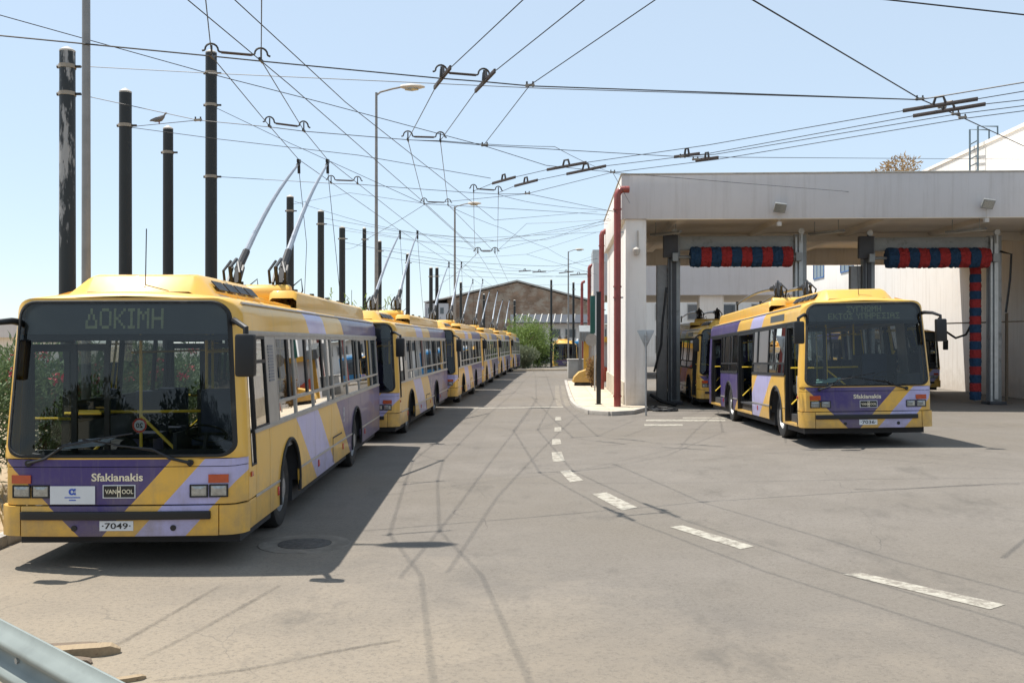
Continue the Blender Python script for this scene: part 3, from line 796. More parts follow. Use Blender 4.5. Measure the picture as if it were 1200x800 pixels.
# paved island in front of the wash building
pave = tag(empty('pavement', (0, 0, 0)), kind='structure')
edge = [onground(*p) for p in ((757, 481), (740, 485.5), (715, 487), (692, 485.5), (678, 480), (671, 473.5), (668, 466), (665, 456), (663, 448))]
edge = [Vector((p.x, p.y, 0)) for p in edge]
kerb_line([e for e in edge], parent=pave, step=.9, h=.13)
inner_line = lambda y: 3.93 + .048*(y-34)
TH = -math.atan(.048)
y0 = min(e.y for e in edge)+.1
def edge_x(y):  # left limit of the island at depth y
    c = [(e.y, e.x) for e in edge[3:]]; c.sort()
    if y <= c[0][0]: return c[0][1]+.12
    for (ya, xa), (yb, xb) in zip(c, c[1:]):
        if y <= yb: return xa+(xb-xa)*(y-ya)/(yb-ya)+.09
    return c[-1][1]+.09
y = y0; random.seed(5)
def front_y(x):
    c = sorted((e.x, e.y) for e in edge[:5])
    if x <= c[0][0]: return c[0][1]+.09
    for (xa, ya), (xb, yb) in zip(c, c[1:]):
        if x <= xb: return ya+(yb-ya)*(x-xa)/(xb-xa)+.09
    return c[-1][1]+.09
while y < 55:
    y1 = y+.8
    x = min(edge_x(y), edge_x(y1)); xe = inner_line(y)-.02 if y > 34.2 else 4.55
    k = 0
    while x < xe-.05:
        x1 = min(x+.8, xe)
        q = [(x+.006, max(y+.006, front_y(x))), (x1-.006, max(y+.006, front_y(x1))), (x1-.006, y1-.006), (x+.006, y1-.006)]
        if k == 0: q[0] = (max(edge_x(q[0][1]), x)+.006, q[0][1]); q[3] = (edge_x(y1)+.006, y1-.006)
        if q[0][1] < y1-.05 and q[1][1] < y1-.05:
            z = .118+random.uniform(-.004, .004)
            obj('paving_slab', MB().hexa([(a, b, -.05) for a, b in q] + [(a, b, z) for a, b in q]), M['slab'], pave, bevel=.006)
        x = x1; k += 1
    y = y1
# concrete gutter strips beside the island
mbg = MB()
for a0, a1 in ((.22, .42), (.52, .72)):
    L = [Vector((edge_x(y)+.02-a0, y, .006)) for y in (33, 36, 40, 45, 52)]; L2 = [Vector((edge_x(y)+.02-a1, y, .006)) for y in (33, 36, 40, 45, 52)]
    mbg.rings([[a, b] for a, b in zip(L, L2)], close=False)
obj('gutter_strip', mbg, M['gutter'], pave, smooth=False)

# road paint
paint = tag(empty('road_markings', (0, 0, 0)), kind='structure')
def flat_quad(name, pxs, m, parent, lift=.005):
    P3 = [onground(*p) for p in pxs]
    n = 8; a, b, c, d = P3
    rs = []
    for i in range(n+1):
        t = i/n; u = a.lerp(d, t); v = b.lerp(c, t)
        rs.append([(q.x, q.y, ground_z(q.x, q.y)+lift) for q in (u, u.lerp(v, .5), v)])
    return obj(name, MB().rings(rs, close=False), m, parent, smooth=False)
for q in (((988,673),(1008,671),(1178,708.5),(1160,714)), ((785,617.5),(800,615.5),(884,640),(868,643.5)), ((693,578.5),(711,577),(747,594.5),(729,598)),
          ((656,552),(668,551),(684,563),(668,565)), ((646.5,530),(658,529.5),(662,540),(648,541)), ((647,514.5),(656.5,514.5),(658,520.5),(647,521)),
          ((650,500.5),(657.5,500.5),(658,505.5),(649.5,505.5)), ((651,488.5),(657,488.5),(658,492.5),(650.5,492.5))):
    flat_quad('lane_dash', q, M['paint_white'], paint)
flat_quad('thin_line', ((520,479.3),(520,478.3),(660,476.3),(660,477.3)), M['paint_white'], paint)
for ya, yb, xa, xb in ((491.5, 493.5, 757, 850), (497, 499, 755, 800), (489, 490.3, 800, 852)):
    flat_quad('stop_line', ((xa, yb), (xa, ya), (xb, ya), (xb, yb)), M['paint_white'], paint)

# tyre marks: worn rubber on the asphalt
def rubber_mark():
    m, nt, b = new_mat('tyre_rubber_marks'); out = nt.nodes['Material Output']
    b.inputs['Base Color'].default_value = (.045, .042, .04, 1); b.inputs['Roughness'].default_value = .9
    tr = N(nt, 'ShaderNodeBsdfTransparent'); mx = N(nt, 'ShaderNodeMixShader')
    f = math_(nt, 'MULTIPLY', ramp(nt, noise(nt, 1.3, 5, .7), .30, .72), .5)
    f = math_(nt, 'MULTIPLY', f, ramp(nt, noise(nt, 30, 3, .8), .28, .6))
    nt.links.new(f, mx.inputs[0]); nt.links.new(tr.outputs[0], mx.inputs[1]); nt.links.new(b.outputs[0], mx.inputs[2]); nt.links.new(mx.outputs[0], out.inputs[0])
    return m
M['mark'] = rubber_mark()
def mark(pxs, w=.09, lift=.008):
    P3 = [onground(*p) for p in pxs]; pts = []
    for i in range(len(P3)-1):  # Catmull-Rom
        p0 = P3[max(i-1, 0)]; p1 = P3[i]; p2 = P3[i+1]; p3 = P3[min(i+2, len(P3)-1)]
        for k in range(8):
            t = k/8; pts.append(.5*((2*p1)+(p2-p0)*t+(2*p0-5*p1+4*p2-p3)*t*t+(3*p1-p0-3*p2+p3)*t**3))
    pts.append(P3[-1]); rs = []
    for i, p in enumerate(pts):
        d = (pts[min(i+1, len(pts)-1)]-pts[max(i-1, 0)]); d.z = 0; d.normalize(); n = Vector((-d.y, d.x, 0))*w/2
        if i in (0, len(pts)-1): n *= .3
        rs.append([((p+n).x, (p+n).y, ground_z((p+n).x, (p+n).y)+lift), ((p-n).x, (p-n).y, ground_z((p-n).x, (p-n).y)+lift)])
    o = obj('tyre_mark', MB().rings(rs, close=False), M['mark'], ground, smooth=False)
for i, (pxs, w) in enumerate((
    ([(1000,573),(1060,572.5),(1130,569),(1195,567)], .12), ([(680,519),(712,522),(745,518)], .05), ([(908,480),(918,505),(921,519)], .05), ([(180,798),(290,784),(400,762),(470,750)], .05),
    ([(130,760),(200,720),(260,685)], .05), ([(160,775),(240,735),(330,685)], .05))): mark(pxs, w, .005+i*.0006)

# manhole
c = onground(357, 637)
mh = tag(empty('manhole_cover', (c.x, c.y, c.z)), 'round iron manhole cover in a concrete collar beside the shaded bus', 'manhole')
obj('collar', MB().lathe([(.31, -.02), (.31, .006), (.52, .006), (.54, -.02)], (0,0,0), (0,0,1), 32), M['collar'], mh)
lid = obj('lid', MB().lathe([(.001, .010), (.28, .010), (.30, .008), (.305, -.02)], (0,0,0), (0,0,1), 32), M['iron'], mh)

# ================================================================== wash building
WB = tag(empty('bus_wash_building', (3.93, 34, 0), TH), 'open-fronted white bus wash hall with a deep grey fascia', 'building')
def W(name, mb, m, par=WB, **k): return obj(name, mb, M[m], par, **k)
W('pillar', MB().box(0, .72, 0, .55, -.1, 6.56), 'plaster', bevel=.02)
W('side_wall', MB().box(.02, .30, .55, 13.2, .9, 6.56), 'plaster')
W('plinth', MB().box(-.03, .32, .56, 13.2, -.1, .9), 'dirtywall')
W('fascia', MB().box(-.14, 17.2, -.08, .24, 6.56, 8.08), 'plaster_cool', bevel=.015)
W('side_fascia', MB().box(-.14, .18, .243, 13.2, 6.56, 8.08), 'plaster', bevel=.015)
W('rear_fascia', MB().box(.183, 17.2, 12.95, 13.2, 5.95, 8.0), 'plaster')
W('coping', MB().box(-.17, 17.2, -.11, .27, 8.082, 8.13).box(-.17, .21, .272, 13.2, 8.082, 8.13), 'concrete', bevel=.01)
W('roof_slab', MB().box(.183, 17.2, .243, 12.948, 6.72, 6.95), 'soffit')
W('soffit_edge', MB().box(.72, 17.2, -.08, .24, 6.535, 6.558), 'soffit')
for a in (2.0, 5.6, 9.2, 12.8, 16.4): W('roof_beam', MB().hexa([(a-.15, .245, 6.575), (a+.15, .245, 6.575), (a+.15, 12.94, 6.575), (a-.15, 12.94, 6.575), (a-.25, .245, 6.718), (a+.25, .245, 6.718), (a+.25, 12.94, 6.718), (a-.25, 12.94, 6.718)]), 'soffit')
W('cross_beam', MB().box(.305, 17.2, 6.2, 6.6, 6.40, 6.716), 'soffit')
# ceiling lamp battens
def lw(a, b, z): # local -> world
    v = Matrix.Rotation(TH, 3, 'Z') @ Vector((a, b, 0)); return Vector((3.93+v.x, 34+v.y, z))
for i, (a, b) in enumerate(((1.6, 2.0), (7.4, 2.0), (12.2, 1.6))):
    o = empty('strip_light', lw(a, b, 6.28), TH+R(-50)); tag(o, 'long tube light fixed under the wash hall ceiling', 'light', 'tube lights under the wash hall ceiling')
    obj('housing', MB().box(-.75, .75, -.06, .06, -.02, .05), M['gantry'], o, bevel=.01); obj('tube', MB().tube([(-.7, 0, -.04), (.7, 0, -.04)], .03, 8), M['clampwhite'], o)
    [obj('hanger_rod', MB().tube([(q, 0, .04), (q, 0, .46)], .015, 5), M['gantry'], o) for q in (-.5, .5)]
# floodlights on the fascia
for px, py, lab in ((913, 244, 'flat grey floodlight tilted on the fascia, by the wire hook'), (1150, 241, 'flat grey floodlight tilted on the fascia, under the roof ladder')):
    p = at(px, py, 33.6); a = (p.x-3.93)/math.cos(TH)
    o = empty('floodlight', lw(a, -.1, p.z), TH); tag(o, lab, 'floodlight', 'floodlights on the wash fascia')
    h = obj('housing', MB().box(-.2, .2, -.06, .04, -.17, .17), M['gantry'], o, bevel=.02); h.rotation_euler = (R(35), R(8), 0); h.location = (0, -.22, 0)
    g = obj('lens', MB().box(-.17, .17, -.07, -.062, -.14, .14), M['lamp'], h)
    obj('bracket', MB().bar((0, .09, .02), (0, -.24, .02), .05, .05), M['gantry'], o); obj('sensor', MB().box(-.07, .07, -.16, .0, -.62, -.48).tube([(0, -.08, -.5), (0, -.1, -.15)], .012, 5), M['clampwhite'], o, bevel=.01)
# camera on the pillar
o = empty('wall_camera', lw(.42, -.02, 5.55), TH); tag(o, 'small white dome camera with cable on the wash pillar', 'camera')
obj('bracket', MB().tube([(0, .05, .55), (.0, -.05, .6), (.0, -.05, 0)], .03, 6), M['clampwhite'], o)
obj('dome', MB().lathe([(.001, -.22), (.08, -.2), (.12, -.1), (.13, 0), (.05, .08), (.001, .1)], (-.05, -.15, -.05), (0,0,1), 14), M['clampwhite'], o)
obj('arm', MB().bar((0, -.02, .05), (-.05, -.16, .02), .05, .05), M['clampwhite'], o)
# red downpipes
for i, (px, ytop, Y) in enumerate(((723.5, 222, 33.35), (705, 271, 45.5), (690.5, 311, 66), (682, 330, 84))):
    p = at(px, ytop, Y); zb = .1 if i < 2 else 0
    lab = ['red drainpipe with a bend into the roof at the wash pillar', 'red drainpipe standing halfway along the white wash side wall', 'red drainpipe beside the grey roof block behind the wash hall', 'thin red drainpipe farthest down the road past the grey roof block'][i]
    o = empty('drainpipe', (p.x, Y, zb), TH); tag(o, lab, 'pipe', 'red drainpipes')
    r = .12; zt = p.z-zb
    obj('pipe', MB().tube([(0, 0, -.05), (0, 0, zt-.45), (0, 0, zt-.2), (.05, .0, zt-.07), (.16, .02, zt), (.40 if i == 0 else .24, .04, zt)], r, 14), M['redpipe'], o)
    for z in (.35, zt*.5, zt*.55, zt-.7): obj('clamp', MB().lathe([(r, 0), (r+.025, .0), (r+.025, .05), (r, .05)], (0, 0, z), (0,0,1), 14), M['redpipe'], o)
    [obj('wall_bracket', MB().box(.1, .2, -.02, .02, zt*q, zt*q+.05), M['steel'], o) for q in (.5, .8)]

# tall white building alongside
TB = tag(empty('white_hall', (20.35, 30, 0), TH), 'tall plain white building towering beside the wash hall', 'building')
obj('wall', MB().box(0, 26, 0, 46, -.1, 11.05), M['plaster'], TB)
obj('coping', MB().box(-.06, 26, -.06, 46.06, 11.052, 11.2), M['plaster'], TB)
for y0 in (33, 40):
    w = obj('window', MB().box(-.06, -.004, y0, y0+2.9, 6.9, 6.98).box(-.06, -.004, y0, y0+2.9, 8.2, 8.28).box(-.06, -.004, y0, y0+.08, 6.98, 8.2).box(-.06, -.004, y0+2.82, y0+2.9, 6.98, 8.2).box(-.05, -.004, y0+.95, y0+1.0, 6.98, 8.2).box(-.05, -.004, y0+1.9, y0+1.95, 6.98, 8.2), M['winframe_blue'], TB)
    for k in range(3): obj('pane', MB().box(-.03, -.004, y0+.08+k*.95, y0+.94+k*.95, 6.98, 8.2), M['dkglass'], w)
# ladder against it
la = empty('roof_ladder', (0, 0, 0)); tag(la, 'blue-grey steel roof ladder with raised hoop rails against the white building', 'ladder')
pA = at(1137, 200, 43.6); 
for i, (px, Y) in enumerate(((1136.5, 44.6), (1146, 43.6))):
    p = at(px, 152 if i == 0 else 148, Y)
    obj('stile', MB().tube([(p.x, Y, 7.0), (p.x, Y, p.z), (p.x+.9, Y+.05, p.z), (p.x+.9, Y+.05, 11.15)], .045, 6), M['ladder'], la)
pa = at(1136.5, 200, 44.6); pb = at(1146, 200, 43.6)
for k in range(13): obj('rung', MB().tube([(pa.x, 44.6, 7.3+k*.33), (pb.x, 43.6, 7.3+k*.33)], .028, 6), M['ladder'], la)

# second canopy block behind, with a column; building beyond
C2 = tag(empty('rear_canopy', (5.25, 62, 0), TH), 'grey concrete canopy seen through the bus wash opening', 'building')
obj('fascia', MB().box(-.1, 13.2, 0, .4, 5.25, 7.3), M['plaster_cool'], C2)
obj('roof_slab', MB().box(-.1, 13.2, .403, 13, 5.3, 5.6), M['soffit'], C2)
obj('side_fascia', MB().box(-.1, .3, .403, 13, 5.6, 7.3), M['plaster_cool'], C2)
obj('pillar', MB().box(6.6, 8.1, .3, 1.5, 0, 5.25), M['plaster'], C2)
obj('pillar', MB().box(0, .6, .05, .8, 0, 5.25), M['plaster'], C2)
obj('side_wall', MB().box(.05, .35, .9, 13, 0, 5.28), M['plaster'], C2)
obj('roof_box', MB().box(-.05, 1.6, 3, 6, 7.3, 8.4), M['steel'], C2)
RB = tag(empty('office_block', (13.0, 96, 0), TH), 'low white office block with dark windows beyond the wash hall', 'building')
obj('wall', MB().box(0, 30, 0, 10, -1, 7.2), M['plaster'], RB)
for k in range(9):
    w = obj('window', MB().box(1+k*3.1, 2.6+k*3.1, -.06, -.003, 4.4, 6.0), M['alu'], RB); obj('pane', MB().box(1.08+k*3.1, 2.52+k*3.1, -.075, -.062, 4.5, 5.9), M['dkglass'], w)
for k in range(9):
    w = obj('window', MB().box(1+k*3.1, 2.6+k*3.1, -.06, -.003, 1.2, 2.9), M['alu'], RB); obj('pane', MB().box(1.08+k*3.1, 2.52+k*3.1, -.075, -.062, 1.3, 2.8), M['dkglass'], w)
obj('column', MB().box(16.2, 16.6, -.6, -.2, 0, 7.2), M['redpipe'], RB)

# ================================================================== wash gantries
def bands(par, p0, axis, length, n, r, vertical=False, first=0):
    # bristle bands with ragged edges, one mesh each
    axis = Vector(axis)
    u = Vector((0,0,1)) if abs(axis.z) < .9 else Vector((1,0,0)); a = axis.cross(u).normalized(); u = a.cross(axis)
    for k in range(n):
        rs = []
        for j in range(7):
            t = (k+j/6*.995+random.uniform(-.04, .04)*(0 < j < 6))/n*length; ring = []
            for q in range(36):
                th = 2*math.pi*q/36; rr = r*(.97 if j in (0, 6) else 1)*(1+random.uniform(-.12, .09))
                ring.append(Vector(p0)+axis*t+(a*math.cos(th)+u*math.sin(th))*rr)
            rs.append(ring)
        mb = MB(); mb.rings(rs, capend=True); mb.f.append(tuple(range(36)))
        obj('bristle_band', mb, M['brush_red' if (k+first) % 2 else 'brush_blue'], par, ang=20)
def gantry(px_l, px_r, Y, lab, vbrush):
    cx = ((px_l+px_r)/2-600)/F*Y; hw = (px_r-px_l)/2/F*Y
    o = empty('wash_gantry', (cx, Y, ground_z(cx, Y)), TH); tag(o, lab, 'bus washer', 'bus wash gantries')
    zt = 6.25
    for s in (-1, 1):
        x = s*hw
        obj('post', MB().box(x-.22, x+.22, -.15, .15, 0, zt), M['gantry'], o, bevel=.01)
        obj('guide_rail', MB().box(x-.07, x+.07, -.22, -.152, .2, zt+.1).box(x-.2, x-.13, -.2, -.152, .1, zt-.1), M['steel'] if s > 0 else M['gantry_dark'], o)
        obj('foot', MB().box(x-.3, x+.3, -.4, .4, 0, .12), M['gantry_dark'], o, bevel=.02)
        obj('top_pulley', MB().lathe([(.001, -.05), (.11, -.05), (.11, .05), (.001, .05)], (x, -.26, zt+.1), (0, 1, 0), 14).bar((x, -.26, zt-.3), (x, -.26, zt+.1), .06, .06), M['steel'], o)
    obj('motor_housing', MB().box(-hw-.42, -hw+.12, -.36, -.14, zt-.85, zt-.02), M['gantry_dark'], o, bevel=.02)
    obj('beam', MB().box(-hw+.22, hw-.22, -.1, .15, zt-.55, zt-.05), M['gantry'], o, bevel=.01)
    obj('counterweight', MB().box(-hw-.62, -hw-.24, .0, .3, .1, zt-1.1), M['lamppost'], o, bevel=.01)
    hb = obj('horizontal_brush', MB().tube([(-hw+.1, -.45, zt-.85), (hw-.2, -.45, zt-.85)], .06, 8).box(-hw-.1, -hw+.1, -.55, -.2, zt-1.0, zt-.7).box(hw-.25, hw-.02, -.55, -.2, zt-1.0, zt-.7), M['gantry'], o)
    bands(hb, (-hw+.55, -.45, zt-.85), (1, 0, 0), 2*hw-.95, 10, .36)
    for x in vbrush:
        yb = .2 if x > 0 else .5
        vb = obj('vertical_brush', MB().tube([(x, yb, .1), (x, yb, zt-.6)], .06, 8), M['gantry'], o)
        bands(vb, (x, yb, .15), (0, 0, 1), 5.0, 16, .20)
    ho = MB().tube([(-hw-.3, -.3, 4.3), (-hw-.45, -.35, 3.0), (-hw-.5, -.4, 2.2), (-hw-.75, -.3, 1.2)], .04, 6)
    if vbrush and vbrush[-1] > 0: ho = MB().tube([(hw+.15, -.2, zt-.6), (hw+.55, -.2, zt-.7), (hw+.5, -.2, 4.6), (hw+.35, -.2, 3.4)], .04, 6)
    obj('hose', ho, M['black'], o)
    return o
random.seed(11)
gantry(790, 936, 36.3, 'steel bus washer with rolled brushes over the bus leaving the hall', (-2.28,))
gantry(1018, 1163, 36.6, 'steel bus washer beside the tall white wall, its upright brush in full view', (1.72,))
# pipe post and hose by the right wall
o = empty('pipe_post', (18.65, 37, 0)); tag(o, 'thin rusty pipe post with a side arm at the wash wall', 'post')
obj('post', MB().tube([(0,0,0), (0,0,3.4)], .06, 8), M['darkwood'], o); obj('arm', MB().tube([(-2.6,.02,3.0),(1.1,.02,3.1)], .03, 6), M['darkwood'], o); obj('base_plate', MB().box(-.15,.15,-.15,.15,0,.03), M['darkwood'], o)
def hose(pts, lab, r=.045): return tag(obj('hose', MB().tube(pts, r, 7), M['black']), lab, 'hose')
cur = [at(1100, 372, 38), at(1108, 388, 38), at(1120, 396, 38), at(1132, 392, 38), at(1141, 375, 38)]
hose(cur, 'black hose looped from the upright brush of the washer')
hose([at(762, 462, 35.4)+Vector((0,0,.0)), at(775, 470, 35.2), at(792, 474.5, 34.8)], 'thick black hose trailing on the ground beside the wash pillar', .06)
random.seed(21)
hz = [Vector((4.95+.9*random.random()*math.cos(t)*(.4+.6*random.random()), 32.9+.9*math.sin(t), .045+.01*i/10)) for i, t in enumerate([k*.55 for k in range(40)])]
hose(hz, 'tangled black hose heaped on the ground between wash pillar and washer', .04)

# ================================================================== road posts and small street furniture
p = onground(757, 487)
o = empty('yield_sign', (p.x, p.y, 0)); tag(o, 'back of a grey triangular yield sign on a thin post', 'sign')
obj('post', MB().tube([(0,0,-.05),(0,0,2.62)], .03, 8), M['steel'], o)
obj('plate', MB().prism([(-.27, 2.66), (-.24, 2.68), (.24, 2.68), (.27, 2.66), (.02, 2.14), (-.02, 2.14)], lambda u, w, d: (u, .035+d, w), .012), M['steel'], o, bevel=.003)
obj('bracket', MB().box(-.05,.05,-.035,.045,2.5,2.54).box(-.05,.05,-.035,.045,2.3,2.34), M['steel'], o)
p = at(701.5, 473, 34.6)
o = empty('marker_post', (p.x, 34.6, .1)); tag(o, 'dark green square post standing on the pale pavement', 'post')
obj('post', MB().box(-.075,.075,-.075,.075,-.05,3.95), M['blackpole'], o, bevel=.01); obj('cap', MB().box(-.085,.085,-.085,.085,3.95,3.98), M['blackpole'], o); obj('base', MB().box(-.12,.12,-.12,.12,-.02,.03), M['blackpole'], o)
o = empty('sign_post', (at(697,450,44).x, 44, .1)); tag(o, 'thin grey post with a rounded plate on the pavement', 'sign')
obj('post', MB().tube([(0,0,-.05),(0,0,2.6)], .035, 8), M['steel'], o); obj('plate', MB().lathe([(.001,-.008),(.28,-.008),(.28,.008),(.001,.008)], (-.15,-.05,2.3), (0,1,0), 20), M['lamppost'], o)
# booth, concrete block, yellow bin
o = empty('booth', (4.75, 57.5, 0), TH); tag(o, 'orange and red kiosk booth with grey awning by the wall', 'booth')
obj('frame', MB().box(-.55,-.25,0,.3,0,2.6).box(1.0,1.2,0,.3,0,2.6).box(-.55,1.2,0,.3,2.3,2.6), M['orange_paint'], o)
obj('panel', MB().prism([(-.25,.0),(1.0,.0),(1.0,.75),(.4,.95),(-.25,1.35)], lambda u,w,d:(u,.05+d,w), .1), M['red_paint'], o)
obj('back_wall', MB().box(-.5,1.2,.3,1.8,0,2.5), M['plaster_cool'], o)
obj('awning', MB().hexa([(-.8,-.5,2.35),(-.1,-.5,2.35),(-.1,1.6,2.6),(-.8,1.6,2.6),(-.8,-.5,2.9),(-.1,-.5,2.9),(-.1,1.6,3.3),(-.8,1.6,3.3)]), M['gantry'], o)
for k in range(4): obj('awning_rib', MB().box(-.78+k*.19,-.70+k*.19,-.54,-.503,2.36,2.9), M['lamppost'], o)
o = empty('concrete_block', (4.1, 62.5, 0)); tag(o, 'squat pale concrete planter block at the road bend', 'planter')
obj('body', MB().box(-.55,.65,-.6,.6,0,1.15), M['concrete'], o, bevel=.03); obj('rim', MB().box(-.58,.68,-.63,.63,1.15,1.22), M['concrete'], o, bevel=.01); obj('post', MB().tube([(.2,-.66,0),(.2,-.66,3.3)], .1, 8), M['lamppost'], o)
o = empty('grit_bin', (3.72, 49.6, 0)); tag(o, 'low rounded yellow bin on a black base', 'bin')
obj('base', MB().box(-.55,.7,-.4,.4,0,.28), M['rubber'], o, bevel=.03)
obj('lid', MB().prism([(-.68,.28),(-.6,.55),(-.35,.8),(.1,.95),(.45,.98),(.8,.9),(.8,.28)], lambda u,w,d:(u,-.45+d,w), .9), M['yellow'], o, bevel=.05)
o = empty('wall_panel', (at(694.5,370,52).x, 52, 0)); tag(o, 'tall dark green cabinet board standing before the white wall', 'cabinet')
obj('board', MB().box(-.13,.13,-.06,.06,2.5,4.75), M['greenpanel'], o, bevel=.01); obj('leg', MB().tube([(0,0,0),(0,0,2.5)], .04, 6), M['steel'], o)

# guard rail at the near left
gA = Vector((-4.3, 6.7, 0)); gB = Vector((-.9, 3.52, 0)); gd = (gB-gA).normalized(); gl = (gB-gA).length
o = empty('guard_rail', gA, math.atan2(gd.y, gd.x)); tag(o, 'pale grey-green corrugated steel guard rail', 'guard rail')
prof = [(0, .31), (.012, .31), (.03, .27), (.085, .25), (.09, .215), (.03, .185), (.0, .165), (0, .145), (.03, .125), (.09, .095), (.085, .06), (.03, .04), (.012, 0), (0, 0)]
mb = MB(); mb.rings([[(x, -a*.75, .53+b*1.05) for a, b in prof]+[(x, .012-a*.75, .69+(b-.155)*1.02) for a, b in reversed(prof)] for x in (0, gl/2, gl)], capend=False)
ob_ = obj('rail', mb, M['rail_paint'], o, ang=70)
for x in (.4, 2.4, 4.4):
    obj('post', MB().box(x-.05, x+.05, .022, .12, 0, .70), M['steel'], o); obj('bolt', MB().lathe([(.001,.012),(.018,.012),(.02,0)], (x, -.0, .685), (0,-1,0), 8), M['steel'], o)

# broken planks
random.seed(2)
def plank(px, py, L, w, h, rz, ry, m, lab, z=0.0):
    p = onground(px, py); mb = MB()
    n = 9; top = []
    for k in range(2):
        pass
    rs = []
    for i in range(n+1):
        t = i/n; j = (random.uniform(-.5, .5)*w*.5 if i == n else random.uniform(-.03, .03)*w)
        ww = w*(1 if i < n-1 else (.75 if i == n-1 else .3)); hh = h*(1 if i < n else .5)
        x = -L/2+L*t
        rs.append([(x, j-ww/2, 0), (x, j+ww/2, 0), (x, j+ww/2, hh), (x, j-ww/2, hh)])
    mb.rings(rs, capend=True); mb.f.append((0, 1, 2, 3))
    o = obj('plank', mb, M[m], None, smooth=False); o.location = (p.x, p.y, p.z+z); o.rotation_euler = (0, ry, rz)
    return tag(o, lab, 'plank', 'broken planks by the guard rail')
plank(92, 768, .58, .13, .07, R(14), 0, 'wood', 'thick splintered plank lying at the guard rail')
plank(78, 762.5, .52, .11, .05, R(10), 0, 'darkwood', 'thin grey plank lying behind the thick splintered one')
plank(88, 775, .3, .07, .03, R(-14), 0, 'darkwood', 'short dark plank stub in front of the thick splintered one')
plank(148, 798, .26, .06, .03, R(28), 0, 'wood', 'small yellowish wood scrap apart from the planks')

# ================================================================== far buildings
BW = tag(empty('brick_warehouse', (0, 152, 0), R(-3)), 'old brown brick warehouse with a low gabled front', 'building')
def bx(px): return (px-600)/F*152
zz = lambda py: CAMZ+(400-py)/F*152
gp = [(bx(524), -1), (bx(702), -1), (bx(702), zz(357)), (bx(680), zz(351)), (bx(606), zz(331)), (bx(524), zz(351))]
obj('gable_wall', MB().prism(gp, lambda u, w, d: (u, d, w), 1.0), M['brickwall'], BW)
obj('side_wall', MB().box(bx(524), bx(524)+.8, 1.0, 60, -1, zz(352)), M['brickwall'], BW); obj('side_wall', MB().box(bx(702)-.8, bx(702), 1.0, 60, -1, zz(358)), M['brickwall'], BW)
for a, b in (((bx(521), zz(350.2)), (bx(606), zz(329.8))), ((bx(606), zz(329.8)), (bx(704), zz(356)))):
    obj('roof', MB().hexa([(a[0], -.3, a[1]), (b[0], -.3, b[1]), (b[0], 60, b[1]), (a[0], 60, a[1]), (a[0], -.3, a[1]+.25), (b[0], -.3, b[1]+.25), (b[0], 60, b[1]+.25), (a[0], 60, a[1]+.25)]), M['concrete'], BW)
AN = tag(empty('grey_annex', (0, 150, 0)), 'light grey shed roof joined to the left of the brick warehouse', 'building')
obj('wall', MB().box(bx(499), bx(526), 0, 40, 0, zz(356)), M['plaster_cool'], AN); obj('roof', MB().hexa([(bx(498), -.4, zz(355)), (bx(530), -.4, zz(349)), (bx(530), 40, zz(349)), (bx(498), 40, zz(355)), (bx(498), -.4, zz(354)), (bx(530), -.4, zz(348)), (bx(530), 40, zz(348)), (bx(498), 40, zz(354))]), M['plaster'], AN)
for k in range(3): obj('window', MB().box(bx(503+k*7), bx(507+k*7), -.05, -.004, zz(368), zz(361)), M['dkglass'], AN)
SH = tag(empty('workshop', (0, 118, 0)), 'low workshop with a sloping slatted roof and wide windows behind the tree', 'building')
def sx(px): return (px-600)/F*118
sz = lambda py: CAMZ+(400-py)/F*118
obj('wall', MB().box(sx(600), sx(740), 0, 14, -1, sz(379.5)), M['plaster'], SH)
obj('roof', MB().hexa([(sx(598), -1.2, sz(379)), (sx(742), -1.2, sz(379)), (sx(742), 5, sz(368)), (sx(598), 5, sz(368)), (sx(598), -1.2, sz(378)), (sx(742), -1.2, sz(378)), (sx(742), 5, sz(367)), (sx(598), 5, sz(367))]), M['gantry_dark'], SH)
for k in range(18):
    px = 600+k*8; obj('roof_rib', MB().bar((sx(px), -1.25, sz(378.6)), (sx(px)+.5, 5.0, sz(366.4)), .10, .08), M['concrete'], SH)
for px in (614, 632, 650, 668, 686, 704, 722):
    w = obj('window', MB().box(sx(px-6), sx(px+7), -.08, -.003, sz(396), sz(385)), M['alu'], SH); obj('pane', MB().box(sx(px-5.2), sx(px+6.2), -.1, -.082, sz(395), sz(386)), M['dkglass'], w)
LW = tag(empty('low_white_building', (-42, 66, 0), R(6)), 'low pale building past the oleander hedge', 'building')
obj('wall', MB().box(-14, 9, 0, 12, 0, 2.6), M['plaster'], LW); obj('roof', MB().box(-14.6, 9.6, -.6, 12.6, 2.6, 3.6), M['plaster_cool'], LW)
for k in range(6): obj('window', MB().box(-12+k*3.4, -10+k*3.4, -.06, -.003, .9, 2.1), M['dkglass'], LW)
# far kerb island at the end of the road
kerb_line([(at(600, 436, 77).x, 77, 0), (at(700, 434.5, 80).x, 80, 0)], step=1.2, h=.15, w=.5, parent=kerbs, m='slab')
